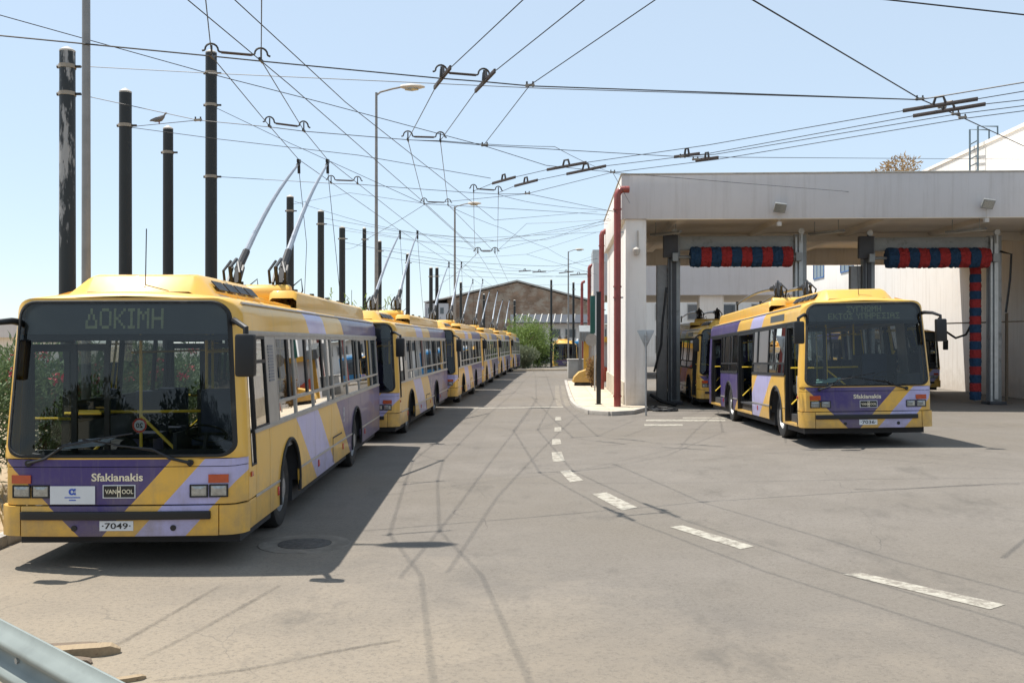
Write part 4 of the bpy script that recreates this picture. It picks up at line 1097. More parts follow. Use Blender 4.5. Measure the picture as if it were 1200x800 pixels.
# ================================================================== trolleybuses
proto = make_bus()
SPOTS = [(-4.0, 10.0, -.018), (-3.88, 22.7, .030), (-3.22, 35.4, .044), (-2.66, 48.0, .048), (-2.06, 60.6, .058), (-1.30, 73.2, .064)]
LAB = ['trolleybus at the head of the parked row, white notice on its front', 'second trolleybus of the parked row, behind the one with the white notice',
       'third trolleybus of the row headed by the one with the white notice', 'fourth trolleybus of the row headed by the one with the white notice',
       'fifth trolleybus of the row headed by the one with the white notice', 'last trolleybus of the parked row, next to the light green tree']
bus_list = []
for i in range(6):
    b = proto if i == 0 else copy_tree(proto)
    bus_list.append(b)
others = [copy_tree(proto) for _ in range(4)]
for b, (X, Y, s), lab in zip(bus_list, SPOTS, LAB):
    place_bus(b, X, Y, s); add_poles(b); tag(b, 'yellow and purple '+lab, 'bus', 'trolleybuses parked in a row')
EXTRA = [(6.85, 18.8, .050, 'trolleybus with open doors driving out of the wash'), (7.62, 33.6, .048, 'trolleybus waiting inside the wash, hidden behind the one driving out'),
         (17.35, 42.5, .05, 'trolleybus standing by the tall white wall inside the wash'), (5.3, 98.0, .02, 'far trolleybus beside the tree at the end of the road')]
for b, (X, Y, s, lab) in zip(others, EXTRA):
    place_bus(b, X, Y, s); add_poles(b, up=False); tag(b, 'yellow and purple '+lab, 'bus', 'trolleybuses at the wash' if Y < 50 else None)
del others[-1]['category']; others[-1]['category'] = 'bus'
# signs and notes of single buses
b1 = bus_list[0]; b7 = others[0]
led_lines(['ΔΟΚΙΜΗ'], [.80], 2.56, .25, b1)
led_lines(['ΣΥΓΝΩΜΗ', 'ΕΚΤΟΣ ΥΠΗΡΕΣΙΑΣ'], [.66, 1.36], 2.56, .27, b7)
for b, s in ((b1, '·7049·'), (b7, '·7036·')): front_text('plate_lettering', s, -.02, .455, .29, .06, M['ink'], b, .031, .001)
nt_ = obj('notice_sheet', MB().rings([[PF((-.47+i*.23)/1.25, .765+j*.092, o) for i, j in ((-1,-1),(1,-1),(1,1),(-1,1))] for o in (.012, .0165)], capend=True), M['white'], b1, smooth=False)
front_text('notice_emblem', 'α', -.47, .80, .075, .065, M['blue'], nt_, .018, .004)
for z, w in ((.742, .16), (.715, .07)):
    obj('notice_line', MB().rings([[PF((-.47+i*w/2)/1.25, z+j*.005, o) for i, j in ((-1,-1),(1,-1),(1,1),(-1,1))] for o in (.0165, .0175)], capend=True), M['blue'], nt_, smooth=False)
st = obj('speed_sticker', MB().lathe([(.001, 0), (.075, 0), (.075, .002), (.001, .002)], PF(.16, 1.47, -.004), (0, -1, 0), 20), M['red'], b1)
obj('sticker_field', MB().lathe([(.001, .003), (.055, .003)], PF(.16, 1.47, -.004), (0, -1, 0), 20), M['white'], st)
me = fit(text_mesh('20', .1, .001, .002), -.07, .05)
q = PF(.16, 1.47, -.004)
for v in me.vertices: v.co = (q[0]+v.co.x, q[1]-.005, q[2]+v.co.y)
obj('sticker_digits', me, M['ink'], st)
# papers on the dashboards
for b, x, lab in ((b1, -.5, 'white papers lying behind the windscreen of the bus with the notice'), (b7, -.62, 'pale green papers lying behind the windscreen of the bus leaving the wash')):
    pw = b.matrix_basis @ Vector((x, .46, 1.19))
    o = obj('paper', MB().prism([(-.28, -.12), (.2, -.12), (.26, .1), (-.2, .14)], lambda u, w, d: (u, w, d+.35*max(0, w+.05)+.2*max(0, u)), .012), M['white'] if b is b1 else mat('green_paper', (.35, .62, .55), .6), None)
    o.location = pw; o.rotation_euler = b.rotation_euler; tag(o, lab, 'paper')
# blue bus at the end of the road
def blue_bus():
    o = empty('bus', (7.55, 100, ground_z(7.5, 103)), R(-2)); tag(o, 'pale blue city bus parked next to the far trolleybus', 'bus')
    obj('body', MB().box(-1.2, 1.25, 0, 11, .35, 3.0), M['teal'], o, bevel=.12)
    for s in (-1,): obj('window', MB().box(-1.06, 1.06, -.02, .01, 1.2, 2.75), M['dkglass'], o, bevel=.01)
    for k in range(6): obj('window', MB().box(-1.225, -1.19, .6+k*1.7, 2.1+k*1.7, 1.4, 2.5), M['dkglass'], o)
    for x in (-.95, .95):
        for y in (2.3, 8): obj('wheel', MB().lathe([(.001, -.14), (.45, -.14), (.48, 0), (.45, .14), (.001, .14)], (x, y, .48), (1, 0, 0), 20), M['rubber'], o)
        obj('headlight', MB().box(x-.15, x+.15, -.015, .01, .7, .85), M['lamp'], o)
    obj('roof_unit', MB().box(-.8, .8, 2, 6, 3.0, 3.25), M['plaster'], o, bevel=.05)
blue_bus()

# ================================================================== poles
M['bandtan'] = mat('pole_band', (.27, .24, .20), .7)
def black_pole(px, top_py, Y, r, lab, m='blackpole', bandz=(.35, 1.3)):
    p = at(px, top_py, Y)
    o = empty('wire_pole', (p.x, Y, 0)); tag(o, lab, 'pole', 'black overhead wire poles')
    obj('shaft', MB().tube([(0,0,-.1 if Y < 75 else -.8), (0,0,p.z*.5), (0,0,p.z)], [r*1.12, r*1.05, r], 18), M[m], o)
    obj('cap', MB().lathe([(r*1.02, -.02), (r*1.02, .01), (r*.6, .05), (.001, .09)], (0,0,p.z), (0,0,1), 14), M['clampwhite'], o)
    for d in bandz:
        bd = obj('band', MB().lathe([(r*1.02, -.035), (r*1.10, -.035), (r*1.10, .035), (r*1.02, .035)], (0,0,p.z-d), (0,0,1), 16), M['bandtan'], o)
        obj('eye_bolt', MB().tube([(r, 0, p.z-d), (r+.11, 0, p.z-d)], .025, 6).tube([(-r, 0, p.z-d), (-r-.05, 0, p.z-d)], .035, 6), M['hanger'], bd)
    return o
PL = 'plain black steel wire pole standing behind the parked row'
black_pole(79, 60, 17.6, .135, 'black wire pole with peeling grey paint down its side', 'peelpole', (.28, .77))
black_pole(147, 108, 20.5, .125, 'black wire pole the pigeon wire is tied to', bandz=(.7,))
black_pole(197, 151, 24, .12, PL, bandz=(.58,))
black_pole(247.5, 62, 24, .135, 'tall black wire pole behind the roof gear of the front bus', bandz=(.5, 1.28, 3.03))
for px, ty, Y, r in ((340, 231, 35.4, .13), (376, 248, 39.3, .13), (401, 267, 45, .14), (427, 268, 46, .09), (445, 283, 51, .10), (478, 298, 58, .12), (505, 314, 69, .13), (512, 314, 70, .12), (540, 331, 86, .11), (567, 345, 108, .14), (603, 352, 112, .13)):
    black_pole(px, ty, Y, r, PL, bandz=(.5,) if Y < 60 else (.6,))
for px, ty, Y, r in ((646, 328, 92, .10), (672, 331, 86, .10)):
    black_pole(px, ty, Y, r, 'thin black steel pole rising at the bend of the road', bandz=(.6,))
# lamp posts
def lamp_post(px, Y, H, lab, arm=1.6, r0=.085, r1=.045):
    X = (px-600)/F*Y; o = empty('street_lamp', (X, Y, 0)); tag(o, lab, 'street lamp', 'street lamps')
    obj('post', MB().tube([(0,0,-.1 if Y < 75 else -.8), (0,0,H*.5), (0,0,H)], [r0, (r0+r1)/2, r1], 12), M['lamppost'], o)
    obj('base_plate', MB().box(-.18,.18,-.18,.18,0,.03), M['lamppost'], o)
    obj('arm', MB().tube([(0,0,H-.1), (.15,0,H+.02), (arm*.6,0,H+.14), (arm,0,H+.22)], .035, 8), M['lamppost'], o)
    def lr(x, w, h, z): return [(x, w*math.cos(t), z+h*math.sin(t)) for t in [2*math.pi*k/10 for k in range(10)]]
    zb = H+.22
    hd = obj('lamp_head', MB().rings([lr(arm-.12, .05, .05, zb), lr(arm, .13, .08, zb), lr(arm+.3, .17, .10, zb+.01), lr(arm+.6, .16, .08, zb), lr(arm+.78, .04, .03, zb-.01)], capend=True), M['clampwhite'], o)
    obj('lens', MB().rings([lr(arm+.05, .09, .10, zb-.04), lr(arm+.3, .13, .11, zb-.06), lr(arm+.55, .09, .08, zb-.05)], capend=True), M['lamp'], hd)
lamp_post(101, 12.5, 9.2, 'tall grey lamp post rising right beside the front bus', .25, .062, .045)
lamp_post(441, 36.0, 11.45, 'grey street lamp rising behind the second parked trolleybus', 1.0)
lamp_post(533, 66, 11.4, 'grey street lamp rising behind the fourth and fifth parked trolleybuses', 1.0, .1, .06)
lamp_post(666, 98, 11.3, 'grey street lamp at the bend near the far trolleybus', .8, .1, .06)

# ================================================================== overhead wires
def wire(pts, lab, cat='wire', group=None, r=.009, sag=0.0, name='overhead_wire', m='wire'):
    P3 = []
    for a, b in zip(pts, pts[1:]):
        a = Vector(a); b = Vector(b); n = 6 if sag else 1
        for k in range(n):
            t = k/n; q = a.lerp(b, t); q.z -= sag*4*t*(1-t)*(b-a).length/20; P3.append(q)
    P3.append(Vector(pts[-1]))
    return tag(obj(name, MB().tube(P3, r, 5), M[m]), lab, cat, group)
ZT = 6.0
def zpts(l, z=ZT): return [atz(px, py, z) for px, py in l]
bpy.context.view_layer.update()
def heads(k):
    return [b.matrix_basis @ Vector((hx, 9.85, 6.0)) for b in bus_list for hx in [(-.12, .46)[k]]]
A = []
for k, near in ((0, [(240, -20), (241, 0), (248, 66), (316, 148)]), (1, [(307, -20), (306.5, 0), (306, 71), (356, 153)])):
    p = zpts(near) + heads(k); p = sorted(p, key=lambda q: q.y); p[0] = Vector((-2.93 if k == 0 else -2.27, 7.5, ZT)); p.insert(0, Vector((-1.7 if k == 0 else -1.05, 2.0, ZT))); p.insert(0, Vector((.4 if k == 0 else 1.0, -5, ZT))); p.append(p[-1]+(p[-1]-p[-2]).normalized()*12)
    A.append(p); wire(p, 'twin contact wire that the parked row\'s poles rest on', group='contact wires over the parked row', r=.0068, name='contact_wire')
B = [[(620, -8), (613, 0), (517, 90), (478, 164), (497, 239), (560, 296), (585, 335), (592, 352)], [(694, -8), (685, 0), (567, 94), (516, 165), (525, 240), (580, 296), (598, 335), (603, 352)]]
for k, l in enumerate(B): wire([Vector((7.2+.65*k, -4, ZT)), Vector((3.3+.65*k, 4, ZT))]+zpts(l[1:]), 'contact wire sweeping over the road from brown crossing bars to the lamp', group='contact wires over the road', r=.0068, name='contact_wire')
wire([Vector((3.4, 7, 6.2))]+zpts([(768, 0), (621, 100), (567, 170)], 6.08), 'pull-off wire beside the twin contact wires over the road', group=None, r=.0068)
Cw = [[(1240, 100), (1200, 107), (1146, 116), (1058, 130), (830, 170), (687, 190.5), (641, 199), (604, 207.5), (577, 215), (555, 224), (555.5, 262), (557, 300)],
      [(1240, 111), (1200, 117), (1155, 122), (1070, 136), (830, 180), (710, 194.5), (664, 204), (630, 211), (603, 218), (584, 226), (583.5, 262), (583, 298)]]
for l in Cw: wire(zpts(l), 'twin contact wire swinging from the wash lane to the road', group='contact wires to the wash lane', r=.0068, name='contact_wire')
for l in ([(1240, 119), (1200, 124), (1120, 134), (838, 181), (800, 183)], [(1240, 125), (1200, 130), (1130, 139), (840, 187), (720, 202)]):
    wire(zpts(l), 'outer contact wire ending before the wash roof corner', group='outer contact wires near the wash', r=.0068, name='contact_wire')
wire(zpts([(215, -5), (220, 0), (340, 100), (500, 240), (562, 296)]), 'feeder wire slanting down across the lamp behind the second bus', r=.0068)
wire(zpts([(268, -6), (275, 0), (405, 120), (580, 258)], 6.1)+[at(700, 248, 44)], 'feeder wire slanting to the white wash side wall', r=.0068)
wire(zpts([(-80, 34), (0, 42), (247, 66), (306, 72), (515, 92), (567, 96), (621, 101), (1075, 117), (1090, 115), (1210, 95)], 6.1), 'span wire carrying the brown crossing bars above the road', r=.010)
wire([at(79, 77, 17.6), at(245, 86, 17.3), at(640, 104, 16.2), at(1070, 117, 15.4)], 'upper span wire from the peeling pole across the road', r=.0068)
wire([at(79, 108, 17.6), at(232, 141, 17.2), at(316, 149, 17), at(356, 154, 17), at(478, 164, 17.9), at(516, 166, 17.9), at(568, 170.5, 18.3), at(800, 184, 19.5), at(1229, 187, 38)], 'long span wire from the peeling pole past the pigeon to the white building', r=.0068)
wire([at(150, 149, 20.5), at(232, 141, 17.2)], 'short stay wire on which the pigeon sits', r=.0068)
wire([at(150, 149, 20.5), at(255, 163, 21), at(420, 182, 21.5), at(575, 209, 22.6)], 'span wire from the pigeon pole to the first pair of brown bars', r=.0068)
wire([at(252, 207, 24), at(388, 215, 22.9), at(419, 216, 22.9), at(497, 222, 23.3), at(555, 226, 24), at(584, 227.5, 24), at(618, 227, 24), at(718, 202, 24), at(860, 214, 29), at(998, 225, 33.7)], 'span wire from the tall pole ending at the fascia hook', r=.0068)
wire([at(252, 126, 24), at(340, 168, 24.5), at(497, 239, 26.4), at(525, 240.5, 26.4), at(620, 246, 30), at(714, 252, 34)], 'span wire from the tall pole to the wash roof corner', r=.0068)
wire([at(-60, 4, 12.8), at(0, 18, 13.2), at(247, 87, 15.5), at(380, 121, 16.8), at(567, 171, 18.4), at(640, 194, 19.6), at(718, 202, 24)], 'long wire dropping from beyond the peeling pole to the road junction', r=.0068)
wire([at(618, 227, 24), at(728, 250, 33.8)], 'short stay wire from the hanger to the wash roof corner', r=.0068)
wire([at(718, 202, 24), at(738, 238, 33.8)], 'short stay wire dropping onto the grey fascia corner', r=.0068)
wire(zpts([(875, -4), (882, 0), (1078, 116), (1128, 138)], 6.15)+[at(1225, 183, 30)], 'diagonal span wire above the roof ladder', r=.010)
wire([at(1020, -2, 14), at(1040, 0, 14), at(1240, 22, 14)], 'thick cable high over the wash roof', r=.012)
wire([at(620, 227, 24), at(497, 239, 26.4)], 'thin cross wire between two hangers of the road', r=.006)
wire([at(403, 270, 45), at(560, 293, 42), at(580, 293, 42), at(655, 276, 44), at(714, 256, 42)], 'thin span wire from the third far pole to the wash wall', r=.007)
wire([at(428, 272, 46), at(560, 279, 44), at(724, 271, 46)], 'thin span wire from the slim far pole to the second drainpipe', r=.007)
wire([at(340, 240, 35.4), at(410, 226, 33), at(497, 238.5, 26.4)], 'thin wire from the pole behind the first bus to the road hanger', r=.006)
wire([at(376, 255, 39.3), at(465, 271, 36), at(580, 282, 40), at(716, 258, 40)], 'thin span wire at the poles of the second bus to the wash wall', r=.007)
wire([at(446, 290, 51), at(560, 302, 52), at(617, 298, 52), at(700, 272, 52)], 'thin span wire behind the poles of the second bus', r=.0068)
wire([at(478, 303, 58), at(590, 317, 62), at(690, 318, 66)], 'thin span wire above the brick warehouse roof', r=.009)
wire([at(505, 322, 69), at(600, 326, 72), at(690, 322, 78)], 'thin span wire just above the warehouse gable', r=.010)
wire([at(540, 336, 86), at(620, 334, 86), at(683, 333, 84)], 'thin span wire crossing the warehouse gable', r=.010)
wire([at(617, 298, 46), at(700, 322, 58)], 'thin stay wire falling toward the grey roof block', r=.0068)
wire([at(585, 312, 56), at(640, 320, 60), at(695, 300, 62)], 'thin sagging wire near the far crossing bars', r=.0068)

for k, (l, lab) in enumerate((
    ([(345, 236, 35.4), (430, 262, 36), (555, 285, 37), (712, 262, 36)], 'thin span wire leaving the pole behind the first bus'),
    ([(380, 262, 39.3), (497, 283, 41), (640, 281, 42), (708, 262, 41)], 'thin lower span wire from the pole beside the reeds'),
    ([(404, 284, 45), (520, 305, 47), (650, 312, 52), (700, 303, 56)], 'thin sagging wire across the far lane to the side wall'),
    ([(448, 300, 51), (560, 318, 56), (692, 325, 64)], 'thin low span wire just under the far crossing bars'),
    ([(497, 240, 26.4), (430, 280, 30), (404, 292, 45)], 'thin stay wire from the small clamp down to the far poles'),
    ([(525, 241, 26.4), (590, 268, 32), (640, 290, 40), (690, 312, 60)], 'thin stay wire from the small clamp down to the third drainpipe'),
    ([(584, 228, 24), (640, 240, 29), (722, 247, 33.3)], 'thin tie wire from the road hanger to the first drainpipe'),
    ([(560, 296, 40.6), (520, 330, 60), (508, 340, 69)], 'thin pull-off wire from the pale-rod hanger to the far twin poles'),
    ([(580, 296, 40.6), (617, 262, 38), (712, 257, 36)], 'thin pull-off wire from the pale-rod hanger to the wash wall'),
    ([(478, 164, 17.9), (516, 165, 17.9), (650, 172, 21), (728, 205, 33.6)], 'thin tie wire from the road hanger to the fascia corner'))):
    wire([at(*q) for q in l], lab, r=.0062 if k not in (2, 3, 7) else .009, sag=.12)
def hanger(p0, p1, lab, grp='contact wire hangers', s=.74):
    p0 = Vector(p0); p1 = Vector(p1); o = empty('wire_hanger', p0); tag(o, lab, 'wire hanger', grp)
    d = (p1-p0); L = d.length; d.normalize(); mb_r = None
    for q in (Vector((0,0,0)), p1-p0):
        pts = [q - d*.16*s + Vector((0,0,.06)), q - d*.12*s+Vector((0,0,.07))] + [q + d*(.11*s*math.cos(t)) + Vector((0,0,.08+.11*s*math.sin(t))) for t in [math.pi*(1-k/8) for k in range(9)]] + [q + d*.12*s+Vector((0,0,.07)), q+d*.16*s+Vector((0,0,.06))]
        obj('arch', MB().tube(pts, .018*s, 6), M['hanger'], o)
        obj('clamp', MB().tube([q+Vector((0,0,.19*s)), q], .016*s, 6).bar(q-Vector((0,.12*s,0)), q+Vector((0,.12*s,0)), .035*s, .05*s), M['hanger'], o)
    obj('insulator_rod', MB().tube([d*.16*s+Vector((0,0,.06)), d*(L-.16*s)+Vector((0,0,.06))], .024*s, 8), M['brownbar'], o)
HL = 'arched twin wire hanger with a brown rod between its hooks, over the parked row'
HR = 'arched twin wire hanger with a brown rod between its hooks, over the road'
for a, b, lab in (((248, 66), (306, 71), HL), ((316, 148), (356, 153), HL), ((388, 214), (419, 215), HL), ((478, 164), (516, 165), HR), ((517, 90), (567, 94), HR), ((555, 224), (584, 226), HR)):
    hanger(atz(*a, ZT), atz(*b, ZT), lab)
hanger(atz(497, 239, ZT), atz(525, 240, ZT), 'small twin wire clamp above the second lamp', None, .7)
hanger(atz(560, 296, ZT), atz(580, 296, ZT), 'pale-rod wire hanger with dangling drop wires', None, 1.2)
def crossbar(a, b, z, lab, grp):
    p0 = atz(*a, z); p1 = atz(*b, z); o = empty('crossing_bar', p0); tag(o, lab, 'wire fitting', grp)
    v = p1-p0
    obj('bar', MB().bar((0,0,0), v, .03, .06), M['brownbar'], o, bevel=.008)
    obj('clamp', MB().tube([v*.42+Vector((0,0,.03)), v*.45+Vector((0,0,.13)), v*.55+Vector((0,0,.13)), v*.58+Vector((0,0,.03))], .022, 6), M['hanger'], o)
for a, b, lab in (((509, 103), (528, 79), 'brown crossing bar on the contact wires over the road'), ((557, 107), (580, 83), 'brown crossing bar on the contact wires over the road')): crossbar(a, b, 6.03, lab, 'crossing bars over the road')
for a, b in (((1058, 130), (1146, 116)), ((1070, 136), (1155, 122))): crossbar(a, b, 6.03, 'long dark bar on the wires in front of the roof ladder', 'long bars by the ladder')
for a, b in (((641, 199), (687, 190.5)), ((664, 204), (710, 194.5))): crossbar(a, b, 6.03, 'dark bar on the wires next to the wash roof corner', 'bars by the wash roof corner')
for a, b in (((577, 215), (604, 207.5)), ((603, 218), (630, 211))): crossbar(a, b, 6.03, 'dark bar on the wires above the second lamp head', 'bars above the second lamp')
for a, b in (((790, 184), (820, 180)), ((815, 188), (842, 184.5))): crossbar(a, b, 6.03, 'small dark splice on the wires over the wash fascia', 'splices over the fascia')
for a, b in (((608, 318), (622, 317)), ((624, 319), (640, 318)), ((655, 320), (672, 318)), ((668, 322), (688, 321))): crossbar(a, b, 6.6, 'tiny far crossing bar before the warehouse', 'far crossing bars')
for px, py, z in ((621, 100.5, 6.1), (568, 170.5, 6.05), (1078, 116.5, 6.12), (1104, 126, 6.12), (1120, 134, 6.1), (1128, 138, 6.1), (718, 202, None), (618, 227, None), (232, 141, None), (800, 184, None), (815, 187, None)):
    p = atz(px, py, z) if z else at(px, py, {718: 24, 618: 24, 232: 17.2, 800: 19.5, 815: 19.7}[px])
    o = empty('wire_clamp', p); tag(o, 'small grey clamp where overhead wires are joined', 'wire clamp', 'clamps joining the overhead wires')
    obj('body', MB().bar((-.07, 0, 0), (.07, 0, .01), .035, .04), M['bandtan'], o, bevel=.01)
    obj('bolt', MB().tube([(-.045, 0, -.02), (-.045, 0, .06)], .014, 6).tube([(.045, 0, -.02), (.045, 0, .06)], .014, 6), M['hanger'], o)
# drop wires with discs
for px, y0, y1, Y in ((557, 226, 296, 40), (583, 228, 296, 40)): pass

# pigeon
pg = at(186, 145.3, 18.7)
o = empty('pigeon', pg); tag(o, 'grey pigeon perched on an overhead wire', 'bird')
M['feather'] = mat('grey_feathers', (.16, .16, .17), .8, vs=30)
def brd(x, z, w, h): return [(x, w*math.cos(t), z+h*math.sin(t)) for t in [2*math.pi*k/10 for k in range(10)]]
body = MB().rings([brd(-.17, .055, .025, .006), brd(-.12, .06, .03, .012), brd(-.07, .07, .045, .035), brd(0, .09, .06, .055), brd(.06, .11, .055, .055), brd(.10, .14, .035, .035), brd(.115, .175, .024, .024), brd(.128, .20, .026, .025), brd(.15, .205, .018, .016), brd(.165, .20, .004, .004)], capend=True)
obj('body', body, M['feather'], o, ang=180)
obj('beak', MB().tube([(.155, 0, .20), (.19, 0, .195)], [.008, .002], 5), M['hanger'], o)
for s in (-1, 1):
    obj('leg', MB().tube([(.01, s*.02, .05), (.01, s*.018, 0)], .006, 5), M['redpipe'], o)
    obj('wing', MB().rings([[(.05, s*.055, .12), (.05, s*.055, .08)], [(-.03, s*.064, .115), (-.03, s*.062, .06)], [(-.15, s*.03, .075), (-.15, s*.03, .055)]], close=False), M['feather'], o)

# ================================================================== vegetation
def leaf_mat(name, c, c2):
    m, nt, b = new_mat(name)
    n1 = noise(nt, 2.2, 4); n2 = noise(nt, 14, 2)
    cc = mixc(nt, ramp(nt, n1, .35, .65), c, c2); cc = mixc(nt, math_(nt, 'MULTIPLY', ramp(nt, n2, .4, .7), .5), cc, tuple(x*1.5 for x in c2))
    nt.links.new(cc, b.inputs['Base Color']); b.inputs['Roughness'].default_value = .6
    out = nt.nodes['Material Output']; tl = N(nt, 'ShaderNodeBsdfTranslucent'); nt.links.new(cc, tl.inputs[0])
    mx = N(nt, 'ShaderNodeMixShader'); mx.inputs[0].default_value = .3
    nt.links.new(b.outputs[0], mx.inputs[1]); nt.links.new(tl.outputs[0], mx.inputs[2]); nt.links.new(mx.outputs[0], out.inputs[0])
    return m
M['leaf_ole'] = leaf_mat('oleander_leaves', (.075, .13, .045), (.14, .19, .085))
M['leaf_tree'] = leaf_mat('light_green_leaves', (.11, .17, .03), (.20, .27, .07))
M['leaf_dark'] = leaf_mat('dark_leaves', (.03, .06, .018), (.06, .09, .03))
M['leaf_grey'] = leaf_mat('grey_green_leaves', (.11, .14, .08), (.20, .22, .13))
M['leaf_dry'] = leaf_mat('dry_leaves', (.22, .13, .05), (.33, .22, .10))
M['flower'] = mat('pink_flowers', (.75, .09, .14), .6, vs=20, var=.25)
M['bark'] = mat('bark', (.13, .09, .06), .95, vs=6, bmp=.5)
M['drygrass'] = mat('dry_grass', (.46, .35, .17), .9, vs=4, var=.3)
def leaves(clumps, n, size, asp, rng, up=.2, hollow=.55):
    mb = MB(); tot = sum(r[0]*r[1]*r[2] for _, r in clumps)
    for c, rad in clumps:
        k = int(n*rad[0]*rad[1]*rad[2]/tot)
        for _ in range(k):
            while True:
                d = Vector((rng.uniform(-1, 1), rng.uniform(-1, 1), rng.uniform(-1, 1)))
                if .02 < d.length < 1: break
            rr = hollow + (1-hollow)*rng.random()**.6
            d.normalize(); p = Vector(c) + Vector((d.x*rad[0], d.y*rad[1], d.z*rad[2]))*rr*rng.uniform(.85, 1.12)
            ax = (d*.6 + Vector((rng.uniform(-1, 1), rng.uniform(-1, 1), rng.uniform(-1, 1)+up))).normalized()
            sd = ax.cross(Vector((rng.uniform(-1, 1), rng.uniform(-1, 1), rng.uniform(-1, 1)))).normalized()
            L = size*rng.uniform(.6, 1.3); w = L*asp; nn = ax.cross(sd)*w*.25
            b = len(mb.v)
            mb.v += [tuple(p), tuple(p+ax*L*.5+sd*w/2+nn), tuple(p+ax*L), tuple(p+ax*L*.5-sd*w/2+nn)]
            mb.f += [(b, b+1, b+2), (b, b+2, b+3)]
    return mb
def raw_mesh(mb, name):
    me = bpy.data.meshes.new(name); me.from_pydata(mb.v, [], mb.f); return me
def branches(rng, base, clumps, r):
    mb = MB()
    for c, rad in clumps:
        c = Vector(c); m = base.lerp(c, .5)+Vector((rng.uniform(-.2, .2), rng.uniform(-.2, .2), rng.uniform(0, .3)))
        mb.tube([base, m, c], [r, r*.6, r*.2], 6)
    return mb
def clump_cloud(rng, c, R_, n, k=.45):
    out = []
    for _ in range(n):
        while True:
            d = Vector((rng.uniform(-1, 1), rng.uniform(-1, 1), rng.uniform(-1, 1)))
            if d.length < 1: break
        q = k*rng.uniform(.7, 1.25)
        out.append(((c[0]+d.x*R_[0]*.72, c[1]+d.y*R_[1]*.72, c[2]+d.z*R_[2]*.72), (R_[0]*q, R_[1]*q, R_[2]*q)))
    return out
def tree(name, loc, trunk_h, c, R_, n, size, asp, lab, lm, seed, group=None, clumps=16, r=.18, cat='tree'):
    rng = random.Random(seed); o = empty(name, (loc[0], loc[1], loc[2]+ground_z(loc[0], loc[1]))); tag(o, lab, cat, group)
    cl = clump_cloud(rng, c, R_, clumps)
    t = Vector((0, 0, trunk_h))
    obj('trunk', MB().tube([(0,0,-.1), (rng.uniform(-.1,.1), rng.uniform(-.1,.1), trunk_h*.5), t], [r, r*.8, r*.65], 8), M['bark'], o)
    obj('limb', branches(rng, t, cl, r*.5), M['bark'], o)
    obj('crown', raw_mesh(leaves(cl, n, size, asp, rng), 'crown'), M[lm], o)
    return o
# oleander hedge beside the parked row
OL = None
for i in range(9):
    y = 11.6+i*1.75; x = row_x(y)-2.0-.3*math.sin(i*2.1)
    rng = random.Random(40+i)
    if i < 3 or OL is None:
        o = empty('oleander', (x, y, .1)); cl = clump_cloud(rng, (0, 0, 1.2), (1.15, 1.15, 1.15), 14, .42)
        st_ = MB()
        for c, _ in cl: st_.tube([(c[0]*.15, c[1]*.15, -.1), (c[0]*.5, c[1]*.5, c[2]*.5), c], [.03, .022, .01], 5)
        obj('stem', st_, M['bark'], o)
        obj('foliage', raw_mesh(leaves(cl, 5200, .16, .2, rng, .5), 'foliage'), M['leaf_ole'], o)
        obj('flower_cluster', raw_mesh(leaves([((c[0]*1.1, c[1]*1.1, c[2]+.2), (.13, .13, .11)) for c, _ in cl if c[2] > .9], 420, .06, .9, rng, 0, .1), 'flower_cluster'), M['flower'], o)
        OL = (OL or []) + [o]
    else:
        o = copy_tree(OL[i % 3]); o.location = (x, y, .1); o.rotation_euler = (0, 0, i*1.3); k = .9+.2*rng.random(); o.scale = (k, k, k*.95)
    tag(o, 'pink-flowering oleander bush in the hedge beside the parked row', 'bush', 'oleander hedge')
# dry grass on the verge
rng = random.Random(9); mb = MB()
for _ in range(5200):
    y = rng.uniform(9.65, 30); x = vx(y)-.1-abs(rng.gauss(0, .9)); h = rng.uniform(.06, .28); a = rng.uniform(0, 6.28); w = .012
    b = len(mb.v); dx, dy = math.cos(a), math.sin(a)
    mb.v += [(x-dx*w, y-dy*w, .08), (x+dx*w, y+dy*w, .08), (x+dy*h*.4, y+dx*h*.4, .08+h)]; mb.f.append((b, b+1, b+2))
tag(obj('dry_grass', raw_mesh(mb, 'dry_grass'), M['drygrass']), 'dry straw-coloured grass on the verge under the oleanders', 'grass', kind='stuff')
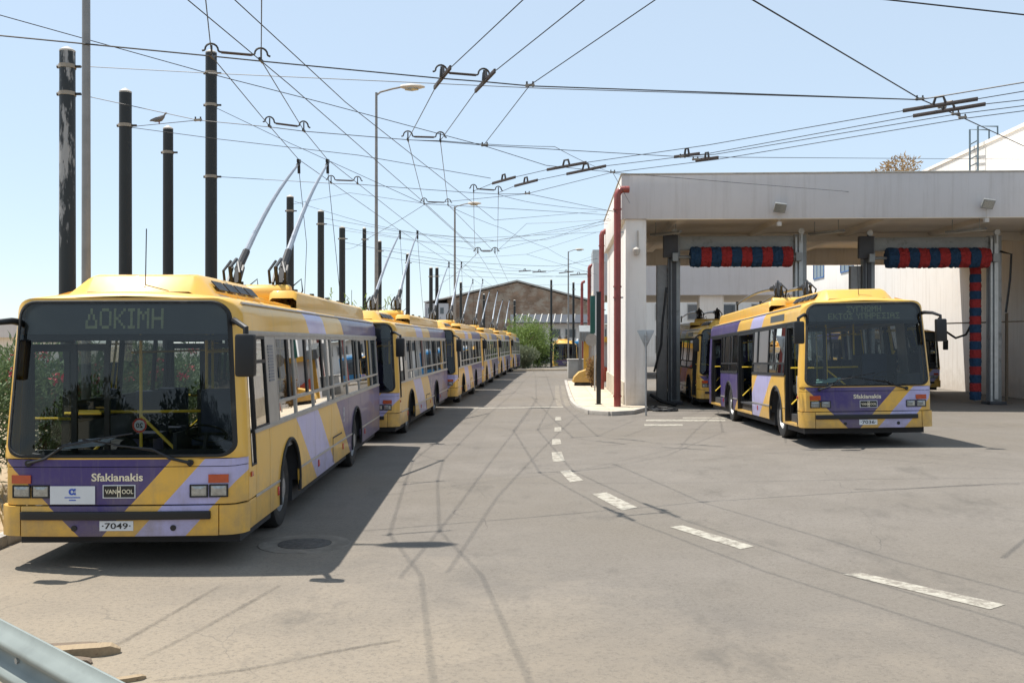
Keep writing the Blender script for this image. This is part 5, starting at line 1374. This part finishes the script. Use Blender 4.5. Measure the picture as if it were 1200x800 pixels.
# tree at the end of the road, shrubs
tree('tree', (.7, 93, 0), 1.2, (0, 0, 2.5), (3.7, 3.0, 2.6), 13000, .26, .26, 'light green feathery tree at the end of the road', 'leaf_tree', 51, clumps=26)
tree('bush', (1.0, 87.5, 0), .4, (0, 0, 1.2), (1.7, 1.3, 1.25), 5000, .2, .35, 'grey-green rounded bush under the light green tree', 'leaf_grey', 52, clumps=14, r=.08, cat='bush')
tree('bush', (2.5, 95, 0), .6, (0, 0, 1.9), (1.6, 1.5, 1.8), 4000, .22, .35, 'dark green bush between the light tree and the far trolleybus', 'leaf_dark', 53, clumps=12, r=.08, cat='bush')
tree('tree', (31.5, 80, 0), 11, (0, 0, 15.6), (2.4, 2.1, 1.7), 1500, .34, .3, 'dry brownish treetop showing above the wash roof', 'leaf_dry', 54, clumps=14, r=.2)
tree('shrub', (at(694.5, 445, 48).x, 48, .1), .2, (0, 0, .8), (.35, .4, .9), 1600, .16, .3, 'dry brown creeper at the foot of the second drainpipe', 'leaf_dry', 55, clumps=8, r=.04, cat='shrub')
# reeds behind the second bus
rng = random.Random(77)
o = empty('reed_clump', (-6.6, 39, .1)); tag(o, 'tall green reeds sprouting behind the second bus roof', 'plant')
st_ = MB(); lf = MB()
for k in range(26):
    x, y = rng.gauss(0, .55), rng.gauss(0, .4); h = rng.uniform(3.2, 4.35); tx, ty = x*1.25+rng.uniform(-.2, .2), y*1.3
    st_.tube([(x, y, -.1), ((x+tx)/2, (y+ty)/2, h*.55), (tx, ty, h*.92)], [.02, .016, .006], 5)
    for j in range(14):
        t = .45+.55*j/13; a = rng.uniform(0, 6.28); L = rng.uniform(.3, .6); p = Vector((x+(tx-x)*t, y+(ty-y)*t, h*t*.95))
        d = Vector((math.cos(a)*.7, math.sin(a)*.7, .7)); s_ = Vector((-math.sin(a), math.cos(a), 0))*.022
        b = len(lf.v); m_ = p+d*L*.55; e_ = p+Vector((d.x*L, d.y*L, d.z*L*.55))
        lf.v += [tuple(p-s_), tuple(p+s_), tuple(m_+s_), tuple(m_-s_), tuple(e_)]; lf.f += [(b, b+1, b+2, b+3), (b+3, b+2, b+4)]
obj('stem', st_, M['leaf_tree'], o); obj('foliage', raw_mesh(lf, 'foliage'), M['leaf_tree'], o)
# dark trees behind the photographer, mirrored in the windscreens
T0 = tree('plane_tree', (-13, -9, 0), .8, (0, 0, 2.0), (3.6, 2.6, 1.7), 11000, .2, .5, 'dark leafy tree of the row behind the yard entrance', 'leaf_dark', 61, 'trees behind the yard entrance', clumps=18)
for i, x in enumerate((-9.5, -6.2, -3, .2, 3.4, 6.5, 9.8, 13, 16.5, 20)):
    o = copy_tree(T0); o.location = (x, -9.5+(i % 2)*1.2, 0); o.rotation_euler = (0, 0, i*1.1); o.scale = (1, 1, .7+.09*(i*7 % 4))
